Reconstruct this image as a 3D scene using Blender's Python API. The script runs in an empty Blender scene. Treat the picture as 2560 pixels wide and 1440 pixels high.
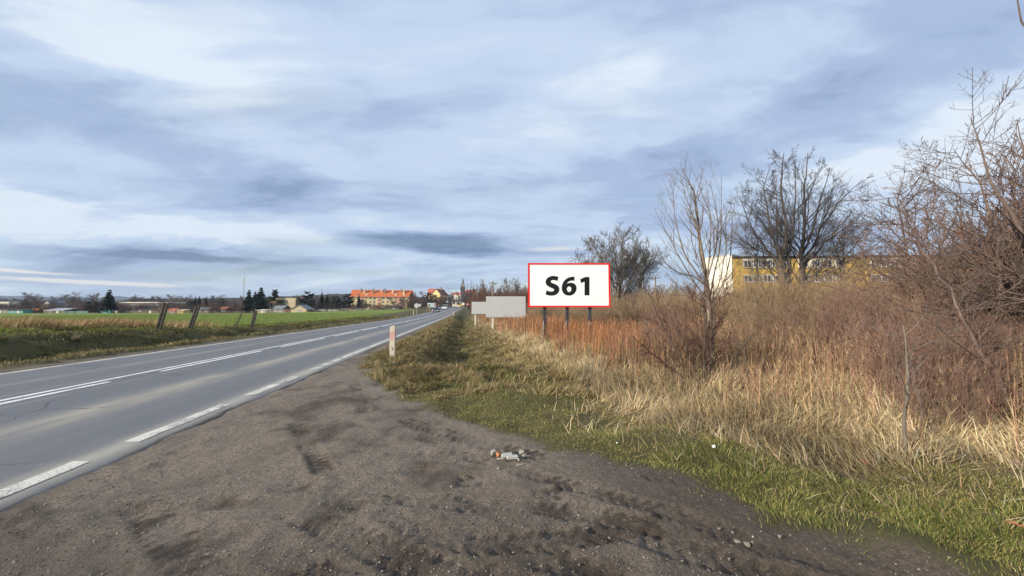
import bpy, bmesh, math, random
import numpy as np
from mathutils import Vector, Matrix

SC = bpy.context.scene
COL = SC.collection
PI = math.pi

# ------------------------------------------------------------------ camera
F = 924.4                      # focal length in pixels of a 2560 wide frame
HC = 1.5                       # eye height above the road
PITCH = math.atan(54.0 / F)    # horizon a little under the middle
cam_d = bpy.data.cameras.new('camera')
cam_d.sensor_width = 36.0
cam_d.lens = 13.0
cam_d.clip_start = 0.05
cam_d.clip_end = 20000.0
cam = bpy.data.objects.new('camera', cam_d)
COL.objects.link(cam)
cam.location = (0, 0, HC)
cam.rotation_euler = (PI / 2 + PITCH, 0, 0)
SC.camera = cam

# ------------------------------------------------------------------ light
SUN_EL = math.radians(20.0)
SUN_AZ = math.atan2(-0.87, -0.50)        # from +Y towards +X: low winter sun to the left and behind the camera
to_sun = Vector((math.sin(SUN_AZ) * math.cos(SUN_EL), math.cos(SUN_AZ) * math.cos(SUN_EL), math.sin(SUN_EL)))
sun_d = bpy.data.lights.new('sun', 'SUN')
sun_d.energy = 5.0
sun_d.angle = math.radians(0.8)
sun_d.color = (1.0, 0.90, 0.74)
sun = bpy.data.objects.new('sun', sun_d)
COL.objects.link(sun)
sun.rotation_euler = (-to_sun).to_track_quat('-Z', 'Y').to_euler()
sun.location = (-60, -30, 60)

SC.view_settings.view_transform = 'Standard'
SC.view_settings.look = 'None'
SC.view_settings.gamma = 1.0
SC.view_settings.exposure = 0.30
SC.view_settings.use_curve_mapping = False
SC.render.engine = 'CYCLES'
SC.cycles.max_bounces = 5
SC.cycles.diffuse_bounces = 2
SC.cycles.glossy_bounces = 2
SC.cycles.transmission_bounces = 3
SC.cycles.transparent_max_bounces = 6
SC.cycles.volume_bounces = 0
SC.cycles.use_denoising = True
try:
    SC.cycles.denoiser = 'OPENIMAGEDENOISE'
    SC.cycles.denoising_input_passes = 'RGB_ALBEDO_NORMAL'
    SC.cycles.denoising_prefilter = 'ACCURATE'
except Exception:
    pass


def pix_dir(px, py):
    u = (px - 1280.0) / F
    v = (720.0 - py) / F
    return (u, math.cos(PITCH) - v * math.sin(PITCH), math.sin(PITCH) + v * math.cos(PITCH))


def at(px, py, Y):
    d = pix_dir(px, py)
    k = Y / d[1]
    return Vector((d[0] * k, Y, HC + d[2] * k))


# ------------------------------------------------------------------ sky
world = bpy.data.worlds.new('World')
SC.world = world
world.use_nodes = True
NT = world.node_tree
for n in list(NT.nodes):
    NT.nodes.remove(n)


class G:
    """tiny node graph writer"""
    def __init__(s, nt):
        s.nt = nt

    def n(s, t, **kw):
        nd = s.nt.nodes.new(t)
        for k, v in kw.items():
            setattr(nd, k, v)
        return nd

    def put(s, sock, val):
        if hasattr(val, 'is_linked') or hasattr(val, 'links'):
            s.nt.links.new(val, sock)
        else:
            sock.default_value = val

    def m(s, op, a, b=0.0, c=None, clamp=False):
        nd = s.n('ShaderNodeMath', operation=op, use_clamp=clamp)
        s.put(nd.inputs[0], a)
        s.put(nd.inputs[1], b)
        if c is not None:
            s.put(nd.inputs[2], c)
        return nd.outputs[0]

    def xyz(s, x, y, z=0.0):
        nd = s.n('ShaderNodeCombineXYZ')
        for i, v in enumerate((x, y, z)):
            s.put(nd.inputs[i], v)
        return nd.outputs[0]

    def noise(s, vec, scale, detail=4.0, rough=0.5, dist=0.0, col=False):
        nd = s.n('ShaderNodeTexNoise')
        if vec is not None:
            s.put(nd.inputs['Vector'], vec)
        nd.inputs['Scale'].default_value = scale
        nd.inputs['Detail'].default_value = detail
        nd.inputs['Roughness'].default_value = rough
        nd.inputs['Distortion'].default_value = dist
        return nd.outputs['Color' if col else 'Fac']

    def ramp(s, fac, stops, interp='LINEAR'):
        nd = s.n('ShaderNodeValToRGB')
        nd.color_ramp.interpolation = interp
        el = nd.color_ramp.elements
        while len(el) < len(stops):
            el.new(0.5)
        for e, (p, c) in zip(el, stops):
            e.position = p
            e.color = (c[0], c[1], c[2], 1) if not isinstance(c, (int, float)) else (c, c, c, 1)
        s.put(nd.inputs[0], fac)
        return nd.outputs[0]

    def mix(s, fac, a, b, blend='MIX'):
        nd = s.n('ShaderNodeMix', data_type='RGBA', blend_type=blend)
        s.put(nd.inputs[0], fac)
        for i, v in ((6, a), (7, b)):
            if isinstance(v, tuple):
                v = (v[0], v[1], v[2], 1)
            s.put(nd.inputs[i], v)
        return nd.outputs[2]

    def sstep(s, x, lo, hi):
        nd = s.n('ShaderNodeMapRange', interpolation_type='SMOOTHSTEP')
        s.put(nd.inputs[0], x)
        nd.inputs[1].default_value = lo
        nd.inputs[2].default_value = hi
        return nd.outputs[0]

    def attr(s, name, out='Fac'):
        nd = s.n('ShaderNodeAttribute', attribute_name=name)
        return nd.outputs[out]


def build_sky():
    g = G(NT)
    tc = g.n('ShaderNodeTexCoord')
    sep = g.n('ShaderNodeSeparateXYZ')
    g.put(sep.inputs[0], tc.outputs['Generated'])
    x, y, z = sep.outputs
    zc = g.m('ADD', g.m('MAXIMUM', z, 0.0), 0.15)
    u = g.m('DIVIDE', x, zc)
    v = g.m('DIVIDE', y, zc)
    # azimuth / elevation, a little warped, for the big cloud bodies of that day
    az = g.m('ARCTAN2', x, y)
    el = g.m('ARCSINE', z)
    wv = g.noise(g.xyz(g.m('MULTIPLY', az, 3.0), g.m('MULTIPLY', el, 9.0), 0.0), 1.3, 5.0, 0.6, 0.3, True)
    ws = g.n('ShaderNodeSeparateXYZ')
    g.put(ws.inputs[0], wv)
    az2 = g.m('ADD', az, g.m('MULTIPLY', g.m('SUBTRACT', ws.outputs[0], 0.5), 0.42))
    el2 = g.m('ADD', el, g.m('MULTIPLY', g.m('SUBTRACT', ws.outputs[1], 0.5), 0.16))

    az3 = g.m('ADD', az, g.m('MULTIPLY', g.m('SUBTRACT', ws.outputs[0], 0.5), 0.15))
    el3 = g.m('ADD', el, g.m('MULTIPLY', g.m('SUBTRACT', ws.outputs[1], 0.5), 0.020))

    def body(px, py, sx, sy, tilt=0.0, raw=False):
        d = Vector(pix_dir(px, py)).normalized()
        a0, e0 = math.atan2(d.x, d.y), math.asin(d.z)
        da = g.m('SUBTRACT', az3 if raw else az2, a0)
        de = g.m('SUBTRACT', g.m('SUBTRACT', el3 if raw else el2, e0), g.m('MULTIPLY', da, tilt))
        q = g.m('ADD', g.m('POWER', g.m('DIVIDE', da, sx / F), 2.0), g.m('POWER', g.m('DIVIDE', de, sy / F), 2.0))
        return g.m('EXPONENT', g.m('MULTIPLY', q, -1.0))

    # broad drifting sheets
    warp = g.noise(g.xyz(u, v, 3.1), 0.55, 3.0, 0.5, 0.0, True)
    wx = g.n('ShaderNodeSeparateXYZ')
    g.put(wx.inputs[0], warp)
    uu = g.m('ADD', g.m('MULTIPLY', u, 0.62), g.m('MULTIPLY', wx.outputs[0], 0.9))
    vv = g.m('ADD', v, g.m('MULTIPLY', wx.outputs[1], 0.9))
    n1 = g.noise(g.xyz(uu, vv, 0.0), 0.75, 5.0, 0.50, 0.15)
    n2 = g.noise(g.xyz(g.m('MULTIPLY', uu, 0.8), g.m('MULTIPLY', vv, 1.5), 5.0), 1.9, 8.0, 0.60, 0.25)
    n3 = g.noise(g.xyz(g.m('MULTIPLY', uu, 0.9), g.m('MULTIPLY', vv, 1.2), 9.0), 6.0, 6.0, 0.65, 0.4)
    n1s = g.m('MULTIPLY', g.m('SUBTRACT', n1, 0.5), 2.45)
    n2s = g.m('MULTIPLY', g.m('SUBTRACT', n2, 0.5), 0.80)
    n3s = g.m('MULTIPLY', g.m('SUBTRACT', n3, 0.5), 0.34)
    dk = g.m('ADD', g.m('ADD', n1s, n2s), g.m('ADD', n3s, 0.345))
    for (px, py, sx, sy, tl, am) in SKY_BODIES:
        dk = g.m('ADD', dk, g.m('MULTIPLY', body(px, py, sx, sy, tl), am))
    # the low lens-shaped cloud with a flat, ragged base
    lens = g.m('ADD', g.m('ADD', body(1040, 600, 210, 27, 0.03, True), g.m('MULTIPLY', body(1170, 628, 110, 20, 0.0, True), 0.8)), g.m('MULTIPLY', n3s, 0.9))
    dk = g.m('ADD', dk, g.m('MULTIPLY', g.sstep(lens, 0.25, 0.85), 0.50))
    low1 = g.m('ADD', body(430, 640, 190, 10, 0.0, True), n3s)
    dk = g.m('ADD', dk, g.m('MULTIPLY', g.sstep(low1, 0.3, 0.9), 0.35))
    cloud = g.ramp(dk, SKY_RAMP, 'EASE')
    # thin places where the blue comes through, most of it low down
    gap = g.noise(g.xyz(g.m('MULTIPLY', uu, 0.7), g.m('MULTIPLY', vv, 1.3), 21.0), 1.1, 5.0, 0.55, 0.3)
    gap = g.m('MULTIPLY', g.sstep(gap, 0.48, 0.72), 0.35)
    low = g.m('EXPONENT', g.m('MULTIPLY', g.m('MAXIMUM', el, 0.0), -8.0))
    gap = g.m('MINIMUM', g.m('ADD', gap, g.m('MULTIPLY', low, 0.22)), 0.8)
    sky = g.n('ShaderNodeTexSky', sky_type='NISHITA')
    sky.sun_disc = False
    sky.sun_elevation = SUN_EL
    sky.sun_rotation = SUN_AZ
    sky.air_density = 1.2
    sky.dust_density = 0.6
    sky.ozone_density = 2.0
    cloud10 = g.mix(1.0, cloud, (10.0, 10.0, 10.0), 'MULTIPLY')
    col = g.mix(gap, cloud10, sky.outputs[0])
    # low sunlit slits, slightly warm
    slit = g.m('ADD', body(225, 705, 120, 4.5, 0.0, True), body(40, 677, 70, 3.5, 0.0, True))
    slit = g.m('ADD', slit, g.m('MULTIPLY', body(1380, 622, 110, 9.0, 0.0, True), 0.6))
    slit = g.m('MULTIPLY', g.sstep(g.m('ADD', slit, n3s), 0.25, 0.8), 0.9)
    col = g.mix(slit, col, (7.2, 7.0, 6.6))
    bg = g.n('ShaderNodeBackground')
    g.put(bg.inputs[0], col)
    bg.inputs[1].default_value = 0.1
    out = g.n('ShaderNodeOutputWorld')
    g.nt.links.new(bg.outputs[0], out.inputs[0])


SKY_RAMP = [(0.0, (0.64, 0.71, 0.80)), (0.25, (0.475, 0.575, 0.73)), (0.55, (0.335, 0.425, 0.61)), (0.8, (0.225, 0.30, 0.465)), (1.0, (0.145, 0.21, 0.34))]
SKY_BODIES = [   # photo position, extent, tilt, how much darker
    (1040, 605, 230, 34, 0.0, 0.20),
    (250, 310, 420, 110, -0.25, 0.26),
    (40, 440, 130, 25, 0.0, 0.30),
    (150, 60, 420, 70, -0.2, -0.30),
    (760, 190, 500, 90, -0.12, -0.16),
    (1330, 290, 330, 120, 0.12, -0.18),
    (420, 560, 520, 60, 0.0, -0.34),
    (420, 640, 260, 17, 0.0, 0.34),
    (1600, 430, 420, 60, 0.14, 0.30),
    (2150, 300, 500, 70, 0.2, 0.30),
    (2250, 110, 420, 70, 0.15, 0.16),
    (620, 440, 320, 55, -0.1, 0.06),
]
build_sky()


# ------------------------------------------------------------------ object helpers
def link(o, parent=None):
    COL.objects.link(o)
    if parent is not None:
        o.parent = parent
    return o


def tag(o, label=None, cat=None, group=None, kind=None):
    if label:
        o['label'] = label
    if cat:
        o['category'] = cat
    if group:
        o['group'] = group
    if kind:
        o['kind'] = kind
    return o


def thing(name, label, cat, loc=(0, 0, 0), rz=0.0, group=None):
    o = bpy.data.objects.new(name, None)
    o.empty_display_size = 0.2
    link(o)
    o.location = loc
    o.rotation_euler = (0, 0, rz)
    return tag(o, label, cat, group)


def mesh_np(name, V, faces, mat=None, attrs=None, smooth=False):
    """faces: list of int arrays (n, k); attrs: {name: array} per vertex, float or rgb"""
    me = bpy.data.meshes.new(name)
    V = np.asarray(V, np.float32)
    me.vertices.add(len(V))
    me.vertices.foreach_set('co', V.ravel())
    faces = [np.asarray(f, np.int32) for f in faces if len(f)]
    nl = sum(f.size for f in faces)
    npoly = sum(len(f) for f in faces)
    me.loops.add(nl)
    me.polygons.add(npoly)
    me.loops.foreach_set('vertex_index', np.concatenate([f.ravel() for f in faces]))
    st, k0 = [], 0
    for f in faces:
        st.append(k0 + np.arange(len(f)) * f.shape[1])
        k0 += f.size
    me.polygons.foreach_set('loop_start', np.concatenate(st).astype(np.int32))
    for an, a in (attrs or {}).items():
        a = np.asarray(a, np.float32)
        if a.ndim == 1:
            at_ = me.attributes.new(an, 'FLOAT', 'POINT')
            at_.data.foreach_set('value', a)
        else:
            at_ = me.attributes.new(an, 'FLOAT_COLOR', 'POINT')
            at_.data.foreach_set('color', np.concatenate([a[:, :3], np.ones((len(a), 1), np.float32)], 1).ravel())
    if mat is not None:
        for mm in (mat if isinstance(mat, (list, tuple)) else [mat]):
            me.materials.append(mm)
    me.update(calc_edges=True)
    if smooth:
        me.polygons.foreach_set('use_smooth', np.ones(npoly, bool))
    return me


def obj(name, me, parent=None, loc=None, rz=None):
    o = bpy.data.objects.new(name, me)
    link(o, parent)
    if loc is not None:
        o.location = loc
    if rz is not None:
        o.rotation_euler = (0, 0, rz)
    return o


class BM:
    """collects boxes, prisms, tubes into one mesh"""
    def __init__(s):
        s.b = bmesh.new()

    def box(s, x0, x1, y0, y1, z0, z1, mi=0):
        v = [s.b.verts.new(p) for p in ((x0, y0, z0), (x1, y0, z0), (x1, y1, z0), (x0, y1, z0), (x0, y0, z1), (x1, y0, z1), (x1, y1, z1), (x0, y1, z1))]
        for q in ((0, 3, 2, 1), (4, 5, 6, 7), (0, 1, 5, 4), (1, 2, 6, 5), (2, 3, 7, 6), (3, 0, 4, 7)):
            f = s.b.faces.new([v[i] for i in q])
            f.material_index = mi
        return v

    def hull8(s, lo, hi, mi=0):
        """lo, hi: four corner points each (counter-clockwise seen from above)"""
        v = [s.b.verts.new(p) for p in list(lo) + list(hi)]
        for q in ((0, 3, 2, 1), (4, 5, 6, 7), (0, 1, 5, 4), (1, 2, 6, 5), (2, 3, 7, 6), (3, 0, 4, 7)):
            s.b.faces.new([v[i] for i in q]).material_index = mi

    def prism(s, prof, x0, x1, axis='x', mi=0):
        """profile in the plane across the axis, extruded from x0 to x1"""
        def P(a, p):
            return (a, p[0], p[1]) if axis == 'x' else (p[0], a, p[1]) if axis == 'y' else (p[0], p[1], a)
        A = [s.b.verts.new(P(x0, p)) for p in prof]
        B = [s.b.verts.new(P(x1, p)) for p in prof]
        n = len(prof)
        s.b.faces.new(A).material_index = mi
        s.b.faces.new(B[::-1]).material_index = mi
        for i in range(n):
            s.b.faces.new((A[i], B[i], B[(i + 1) % n], A[(i + 1) % n])).material_index = mi

    def tube(s, p0, p1, r0, r1=None, n=8, mi=0):
        p0, p1 = Vector(p0), Vector(p1)
        r1 = r0 if r1 is None else r1
        d = (p1 - p0).normalized()
        a = d.orthogonal().normalized()
        b = d.cross(a)
        A = [s.b.verts.new(p0 + (a * math.cos(2 * PI * i / n) + b * math.sin(2 * PI * i / n)) * r0) for i in range(n)]
        B = [s.b.verts.new(p1 + (a * math.cos(2 * PI * i / n) + b * math.sin(2 * PI * i / n)) * r1) for i in range(n)]
        for i in range(n):
            s.b.faces.new((A[i], A[(i + 1) % n], B[(i + 1) % n], B[i])).material_index = mi
        s.b.faces.new(A[::-1]).material_index = mi
        s.b.faces.new(B).material_index = mi

    def mesh(s, name, mat, bevel=0.0, smooth=False):
        bmesh.ops.recalc_face_normals(s.b, faces=s.b.faces)
        if bevel > 0:
            bmesh.ops.bevel(s.b, geom=list(s.b.edges), offset=bevel, segments=1, affect='EDGES', clamp_overlap=True)
        me = bpy.data.meshes.new(name)
        s.b.to_mesh(me)
        s.b.free()
        for mm in (mat if isinstance(mat, (list, tuple)) else [mat]):
            me.materials.append(mm)
        if smooth:
            for p in me.polygons:
                p.use_smooth = True
        return me

    def put(s, name, mat, parent=None, **kw):
        return obj(name, s.mesh(name, mat, **kw), parent)


# ------------------------------------------------------------------ materials
def new_mat(name):
    m = bpy.data.materials.new(name)
    m.use_nodes = True
    nt = m.node_tree
    for n in list(nt.nodes):
        nt.nodes.remove(n)
    g = G(nt)
    out = g.n('ShaderNodeOutputMaterial')
    bs = g.n('ShaderNodeBsdfPrincipled')
    nt.links.new(bs.outputs[0], out.inputs[0])
    return m, g, bs, out


def plain(name, c, rough=0.6, var=0.18, scale=3.0, metal=0.0, spec=0.4, bump=0.0, c2=None):
    """one colour with some wear: noise between the colour and a second one"""
    m, g, bs, out = new_mat(name)
    tc = g.n('ShaderNodeTexCoord')
    nz = g.noise(tc.outputs['Object'], scale, 6.0, 0.6, 0.2)
    a = tuple(v * (1 - var) for v in c)
    b = tuple(min(1.0, v * (1 + var)) for v in c) if c2 is None else c2
    g.put(bs.inputs['Base Color'], g.ramp(nz, [(0.32, a), (0.68, b)]))
    bs.inputs['Roughness'].default_value = rough
    bs.inputs['Metallic'].default_value = metal
    bs.inputs['Specular IOR Level'].default_value = spec
    if bump > 0:
        bp = g.n('ShaderNodeBump')
        bp.inputs['Strength'].default_value = bump
        bp.inputs['Distance'].default_value = 0.02
        g.put(bp.inputs['Height'], g.noise(tc.outputs['Object'], scale * 9, 4.0, 0.6))
        g.put(bs.inputs['Normal'], bp.outputs[0])
    return m


def leafy(name, trans=0.3, mult=1.0):
    """blades, straw: colour carried by each blade, a little light through it"""
    m, g, bs, out = new_mat(name)
    c = g.attr('tint', 'Color')
    if mult != 1.0:
        c = g.mix(1.0, c, (mult, mult, mult), 'MULTIPLY')
    g.put(bs.inputs['Base Color'], c)
    bs.inputs['Roughness'].default_value = 0.75
    bs.inputs['Specular IOR Level'].default_value = 0.15
    tr = g.n('ShaderNodeBsdfTranslucent')
    g.put(tr.inputs[0], c)
    mx = g.n('ShaderNodeMixShader')
    mx.inputs[0].default_value = trans
    g.nt.links.new(bs.outputs[0], mx.inputs[1])
    g.nt.links.new(tr.outputs[0], mx.inputs[2])
    g.nt.links.new(mx.outputs[0], out.inputs[0])
    return m


def bark(name, c1, c2, scale=6.0):
    m, g, bs, out = new_mat(name)
    tc = g.n('ShaderNodeTexCoord')
    mp = g.n('ShaderNodeMapping')
    mp.inputs['Scale'].default_value = (1, 1, 0.45)
    g.put(mp.inputs[0], tc.outputs['Object'])
    nz = g.noise(mp.outputs[0], scale, 6.0, 0.65, 0.3)
    g.put(bs.inputs['Base Color'], g.ramp(nz, [(0.3, c1), (0.7, c2)]))
    bs.inputs['Roughness'].default_value = 0.85
    bs.inputs['Specular IOR Level'].default_value = 0.2
    bp = g.n('ShaderNodeBump')
    bp.inputs['Strength'].default_value = 0.4
    bp.inputs['Distance'].default_value = 0.01
    g.put(bp.inputs['Height'], nz)
    g.put(bs.inputs['Normal'], bp.outputs[0])
    return m


# ------------------------------------------------------------------ numpy noise
def _hash(ix, iy, seed):
    h = (ix.astype(np.int64) * 374761393 + iy.astype(np.int64) * 668265263 + seed * 1442695041) & 0x7fffffff
    h = ((h ^ (h >> 13)) * 1274126177) & 0x7fffffff
    h = (h ^ (h >> 16)) & 0xffff
    return h / 65535.0


def vnoise(x, y, seed=0):
    x0, y0 = np.floor(x), np.floor(y)
    fx, fy = x - x0, y - y0
    fx, fy = fx * fx * (3 - 2 * fx), fy * fy * (3 - 2 * fy)
    a, b = _hash(x0, y0, seed), _hash(x0 + 1, y0, seed)
    c, d = _hash(x0, y0 + 1, seed), _hash(x0 + 1, y0 + 1, seed)
    return a + (b - a) * fx + (c - a) * fy + (a - b - c + d) * fx * fy


def fbm(x, y, octv=4, seed=0, gain=0.5):
    s, a, t = 0.0, 1.0, 0.0
    for i in range(octv):
        s = s + a * vnoise(x * 2 ** i + 17.3 * i, y * 2 ** i - 9.1 * i, seed + i)
        t += a
        a *= gain
    return s / t


def sst(x, a, b):
    t = np.clip((x - a) / (b - a), 0, 1)
    return t * t * (3 - 2 * t)


# ------------------------------------------------------------------ the lie of the land
RY = np.array([-4000, -60, 0, 33, 60, 86, 110, 145, 200, 260, 400, 4400.])
RX = np.array([500, 0.2, -7.5, -11.75, -15.1, -18.2, -20.9, -24.7, -30.4, -37.0, -54., -600.])
ZY = np.array([-4000, 55, 70, 86, 112, 125, 150, 200, 230, 300, 700, 4400.])
ZZ = np.array([0, 0, 0.06, 0.22, 0.75, 1.05, 1.6, 2.6, 3.3, 4.3, 4.5, 4.5])
HW = 3.5                       # half width between the edge lines


def _smooth_tab(xs, ys, y):
    w = np.clip(np.abs(y) * 0.12, 3.0, 40.0)
    return (np.interp(y - w, xs, ys) + 2 * np.interp(y, xs, ys) + np.interp(y + w, xs, ys)) / 4


def road_x(y):
    return _smooth_tab(RY, RX, np.asarray(y, float))


def road_z(y):
    return _smooth_tab(ZY, ZZ, np.asarray(y, float))


def road_t(x, y):
    return (x - road_x(y)) * 0.9917


def sdist(x, y, poly):
    """distance to a closed polygon, negative inside"""
    P = np.asarray(poly, float)
    d = np.full(np.shape(x), 1e9)
    ins = np.zeros(np.shape(x), bool)
    for (ax, ay), (bx, by) in zip(P, np.roll(P, -1, 0)):
        ex, ey = bx - ax, by - ay
        l2 = ex * ex + ey * ey
        if l2 < 1e-9:
            continue
        t = np.clip(((x - ax) * ex + (y - ay) * ey) / l2, 0, 1)
        d = np.minimum(d, np.hypot(x - ax - t * ex, y - ay - t * ey))
        c = ((ay > y) != (by > y)) & (x < (bx - ax) * (y - ay) / (by - ay + 1e-12) + ax)
        ins ^= c
    return np.where(ins, -d, d)


DIRT = [(-5.1, 13.2), (-4.6, 11.4), (-2.98, 7.9), (-2.1, 6.8), (-1.2, 5.87), (-0.26, 4.85), (0.93, 3.9), (1.6, 3.5), (1.98, 2.69), (2.3, 2.5), (2.6, 2.0), (3.0, 0.5), (4.0, -6.0), (2.0, -30), (-6, -30), (-6, 13.2)]
STRAW = [(30, 2.6), (8, 3.25), (4.8, 3.46), (2.87, 3.75), (2.2, 4.3), (1.74, 5.0), (1.2, 7.45), (1.1, 11), (0.4, 16), (-1.96, 30), (-5.2, 53), (-9.5, 85), (-16, 135), (200, 135), (200, 2)]
FIELD_FAR = 158.0


def height(x, y, fine=False):
    x, y = np.asarray(x, float), np.asarray(y, float)
    t = road_t(x, y)
    zr = road_z(y)
    w = np.where(t < 0, sst(t, -92, -5), 1.0)
    z = zr * w
    # right hand ditch beyond the dirt lay-by
    f = 0.62 * sst(y, 8.8, 13.5) * (1 - 0.6 * sst(y, 60, 110))
    g = -sst(t, 5.5, 7.1) * (1 - sst(t, 7.6, 11.0)) + 0.10 * np.exp(-((t - 5.1) / 0.5) ** 2)
    z = z + f * g
    # left hand ditch and bank
    fl = (1 - 0.75 * sst(y, 26, 60)) * sst(y, -40, -10)
    hb = np.interp(y, [-40, 6, 12, 22, 31, 60], [0.5, 0.8, 0.74, 0.40, 0.05, 0.0])
    tl = -t
    z = z - 0.34 * fl * sst(tl, 5.1, 6.2) * (1 - sst(tl, 6.3, 7.6)) + 0.08 * np.exp(-((tl - 4.75) / 0.35) ** 2) * (y < 120)
    z = z + hb * sst(tl, 6.3, 9.3) * (1 - sst(tl, 14, 60))
    # lower than the asphalt beside it, and well below under it
    at_ = np.abs(t)
    z = z - 0.062 * sst(at_, 3.2, 3.6) - 0.35 * (1 - sst(at_, 3.2, 3.85)) * (np.abs(y) < 900) + 0.02 * sst(at_, 4.2, 5.5)
    # hummocks
    dirt = 1 - sst(sdist(x, y, DIRT), -0.15, 0.25)
    hum = (fbm(x * 0.9, y * 0.9, 3, 5) - 0.5) * 0.30 + (fbm(x * 2.4, y * 2.4, 3, 9) - 0.5) * 0.20 * sst(np.hypot(x, y), 5, 9)
    off = sst(at_, 4.0, 5.6)
    field = sst(tl, 11, 14)
    z = z + hum * off * (1 - dirt) * (1 - 0.75 * field)
    z = z + (fbm(x * 0.02, y * 0.02, 2, 3) - 0.5) * 0.9 * sst(np.abs(x) + np.abs(y), 250, 900)
    if fine:
        z = z + dirt_relief(x, y) * dirt
    else:
        z = z + ((fbm(x * 1.1, y * 1.1, 3, 31) - 0.5) * 0.055) * dirt * sst(t, 3.95, 4.6)
    return z


# wheel tracks in the dirt: polyline, half width, depth, tread pitch
TRACKS = [
    ([(3.2, 1.5), (1.9, 2.05), (1.0, 2.55), (0.35, 3.0)], 0.14, 0.022, 0.115),
    ([(2.7, 1.35), (1.5, 1.75), (0.75, 2.1), (0.1, 2.45)], 0.13, 0.018, 0.11),
    ([(2.2, 1.2), (0.9, 1.62), (0.2, 2.0), (-0.7, 2.4), (-1.6, 2.9)], 0.13, 0.014, 0.11),
    ([(1.6, 2.9), (0.5, 2.62), (-0.2, 2.55), (-0.9, 2.75)], 0.13, 0.012, 0.11),
    ([(0.9, 3.4), (0.1, 3.1), (-0.5, 2.75), (-1.1, 2.3), (-1.6, 1.9)], 0.12, 0.014, 0.11),
    ([(-0.55, 3.42), (-0.18, 3.50)], 0.14, 0.034, 0.105),
    ([(1.7, 3.42), (0.8, 3.75), (-0.2, 4.3), (-1.3, 5.1), (-2.6, 6.6)], 0.14, 0.012, 0.11),
    ([(-0.4, 1.5), (-1.0, 1.9), (-2.0, 2.35), (-3.1, 3.2)], 0.13, 0.008, 0.11),
    ([(0.3, 3.9), (-0.6, 4.05), (-1.4, 4.0)], 0.12, 0.012, 0.11),
    ([(2.4, 2.0), (1.2, 2.9), (-0.3, 3.9), (-2.2, 5.6), (-3.6, 8.5)], 0.11, 0.012, 0.10),
    ([(1.0, 1.5), (-0.2, 2.3), (-1.6, 3.4), (-3.0, 5.2)], 0.11, 0.012, 0.10),
    ([(3.0, 1.7), (1.8, 2.4), (0.5, 2.95), (-1.2, 3.15), (-2.8, 3.0)], 0.11, 0.011, 0.10),
    ([(-1.0, 1.7), (-0.55, 1.95), (-0.3, 2.2)], 0.17, 0.026, 0.12),
]
PITS = [(-1.86, 3.36, .16), (-2.35, 3.1, .14), (-2.2, 4.55, .22), (-1.1, 4.6, .2), (-0.9, 3.7, .16), (-1.3, 3.0, .2), (-2.0, 2.55, .2), (-2.9, 2.9, .16), (0.6, 2.3, .2), (-1.5, 5.8, .2), (-0.15, 3.15, .2), (-0.9, 5.5, .12)]


def track_field(x, y):
    """rut relief and how wet/dark the rut is"""
    rel = np.zeros(np.shape(x))
    wet = np.zeros(np.shape(x))
    wob = (fbm(x * 2.0, y * 2.0, 3, 71) - 0.5)
    brk = fbm(x * 3.3, y * 3.3, 4, 73)
    for k, (pl, hw, dep, pitch) in enumerate(TRACKS):
        best = np.full(np.shape(x), 9.0)
        arc = np.zeros(np.shape(x))
        side = np.zeros(np.shape(x))
        s0, tot = 0.0, sum(math.hypot(b[0] - a[0], b[1] - a[1]) for a, b in zip(pl, pl[1:]))
        for (ax, ay), (bx, by) in zip(pl, pl[1:]):
            ex, ey = bx - ax, by - ay
            L = math.hypot(ex, ey)
            tt = np.clip(((x - ax) * ex + (y - ay) * ey) / (L * L), 0, 1)
            dx, dy = x - ax - tt * ex, y - ay - tt * ey
            d = np.hypot(dx, dy)
            m = d < best
            best = np.where(m, d, best)
            arc = np.where(m, s0 + tt * L, arc)
            side = np.where(m, np.sign(ex * dy - ey * dx), side)
            s0 += L
        q = best / hw + wob * 0.5
        fade = sst(arc, 0.0, 0.12) * (1 - sst(arc, tot - 0.2, tot)) * (0.25 + 0.75 * sst(fbm(arc * 2.1 + k * 7.7, arc * 0 + k, 2, 40), 0.3, 0.6))
        inside = 1 - sst(q, 0.8, 1.1)
        lug = np.cos(2 * PI * (arc / pitch + side * 0.25 + np.abs(q) * 0.55))
        lug = np.clip(lug * 1.6, -1, 1) * (np.abs(q) > 0.22)
        rel += 1.05 * fade * (-dep * inside + 0.75 * dep * inside * lug + 0.6 * dep * np.exp(-((q - 1.2) / 0.22) ** 2))
        wet = np.maximum(wet, fade * inside * sst(brk + 0.12 * lug, 0.36, 0.62))
    for (px, py, r) in PITS:
        d = np.hypot((x - px) * 0.8, (y - py) * 1.25) / r + wob
        rel += -0.022 * np.exp(-(d / 0.8) ** 2) + 0.010 * np.exp(-((d - 1.25) / 0.3) ** 2)
        wet = np.maximum(wet, 0.9 * np.exp(-(d / 0.85) ** 2) * sst(brk, 0.36, 0.6))
    return rel, wet


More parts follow.
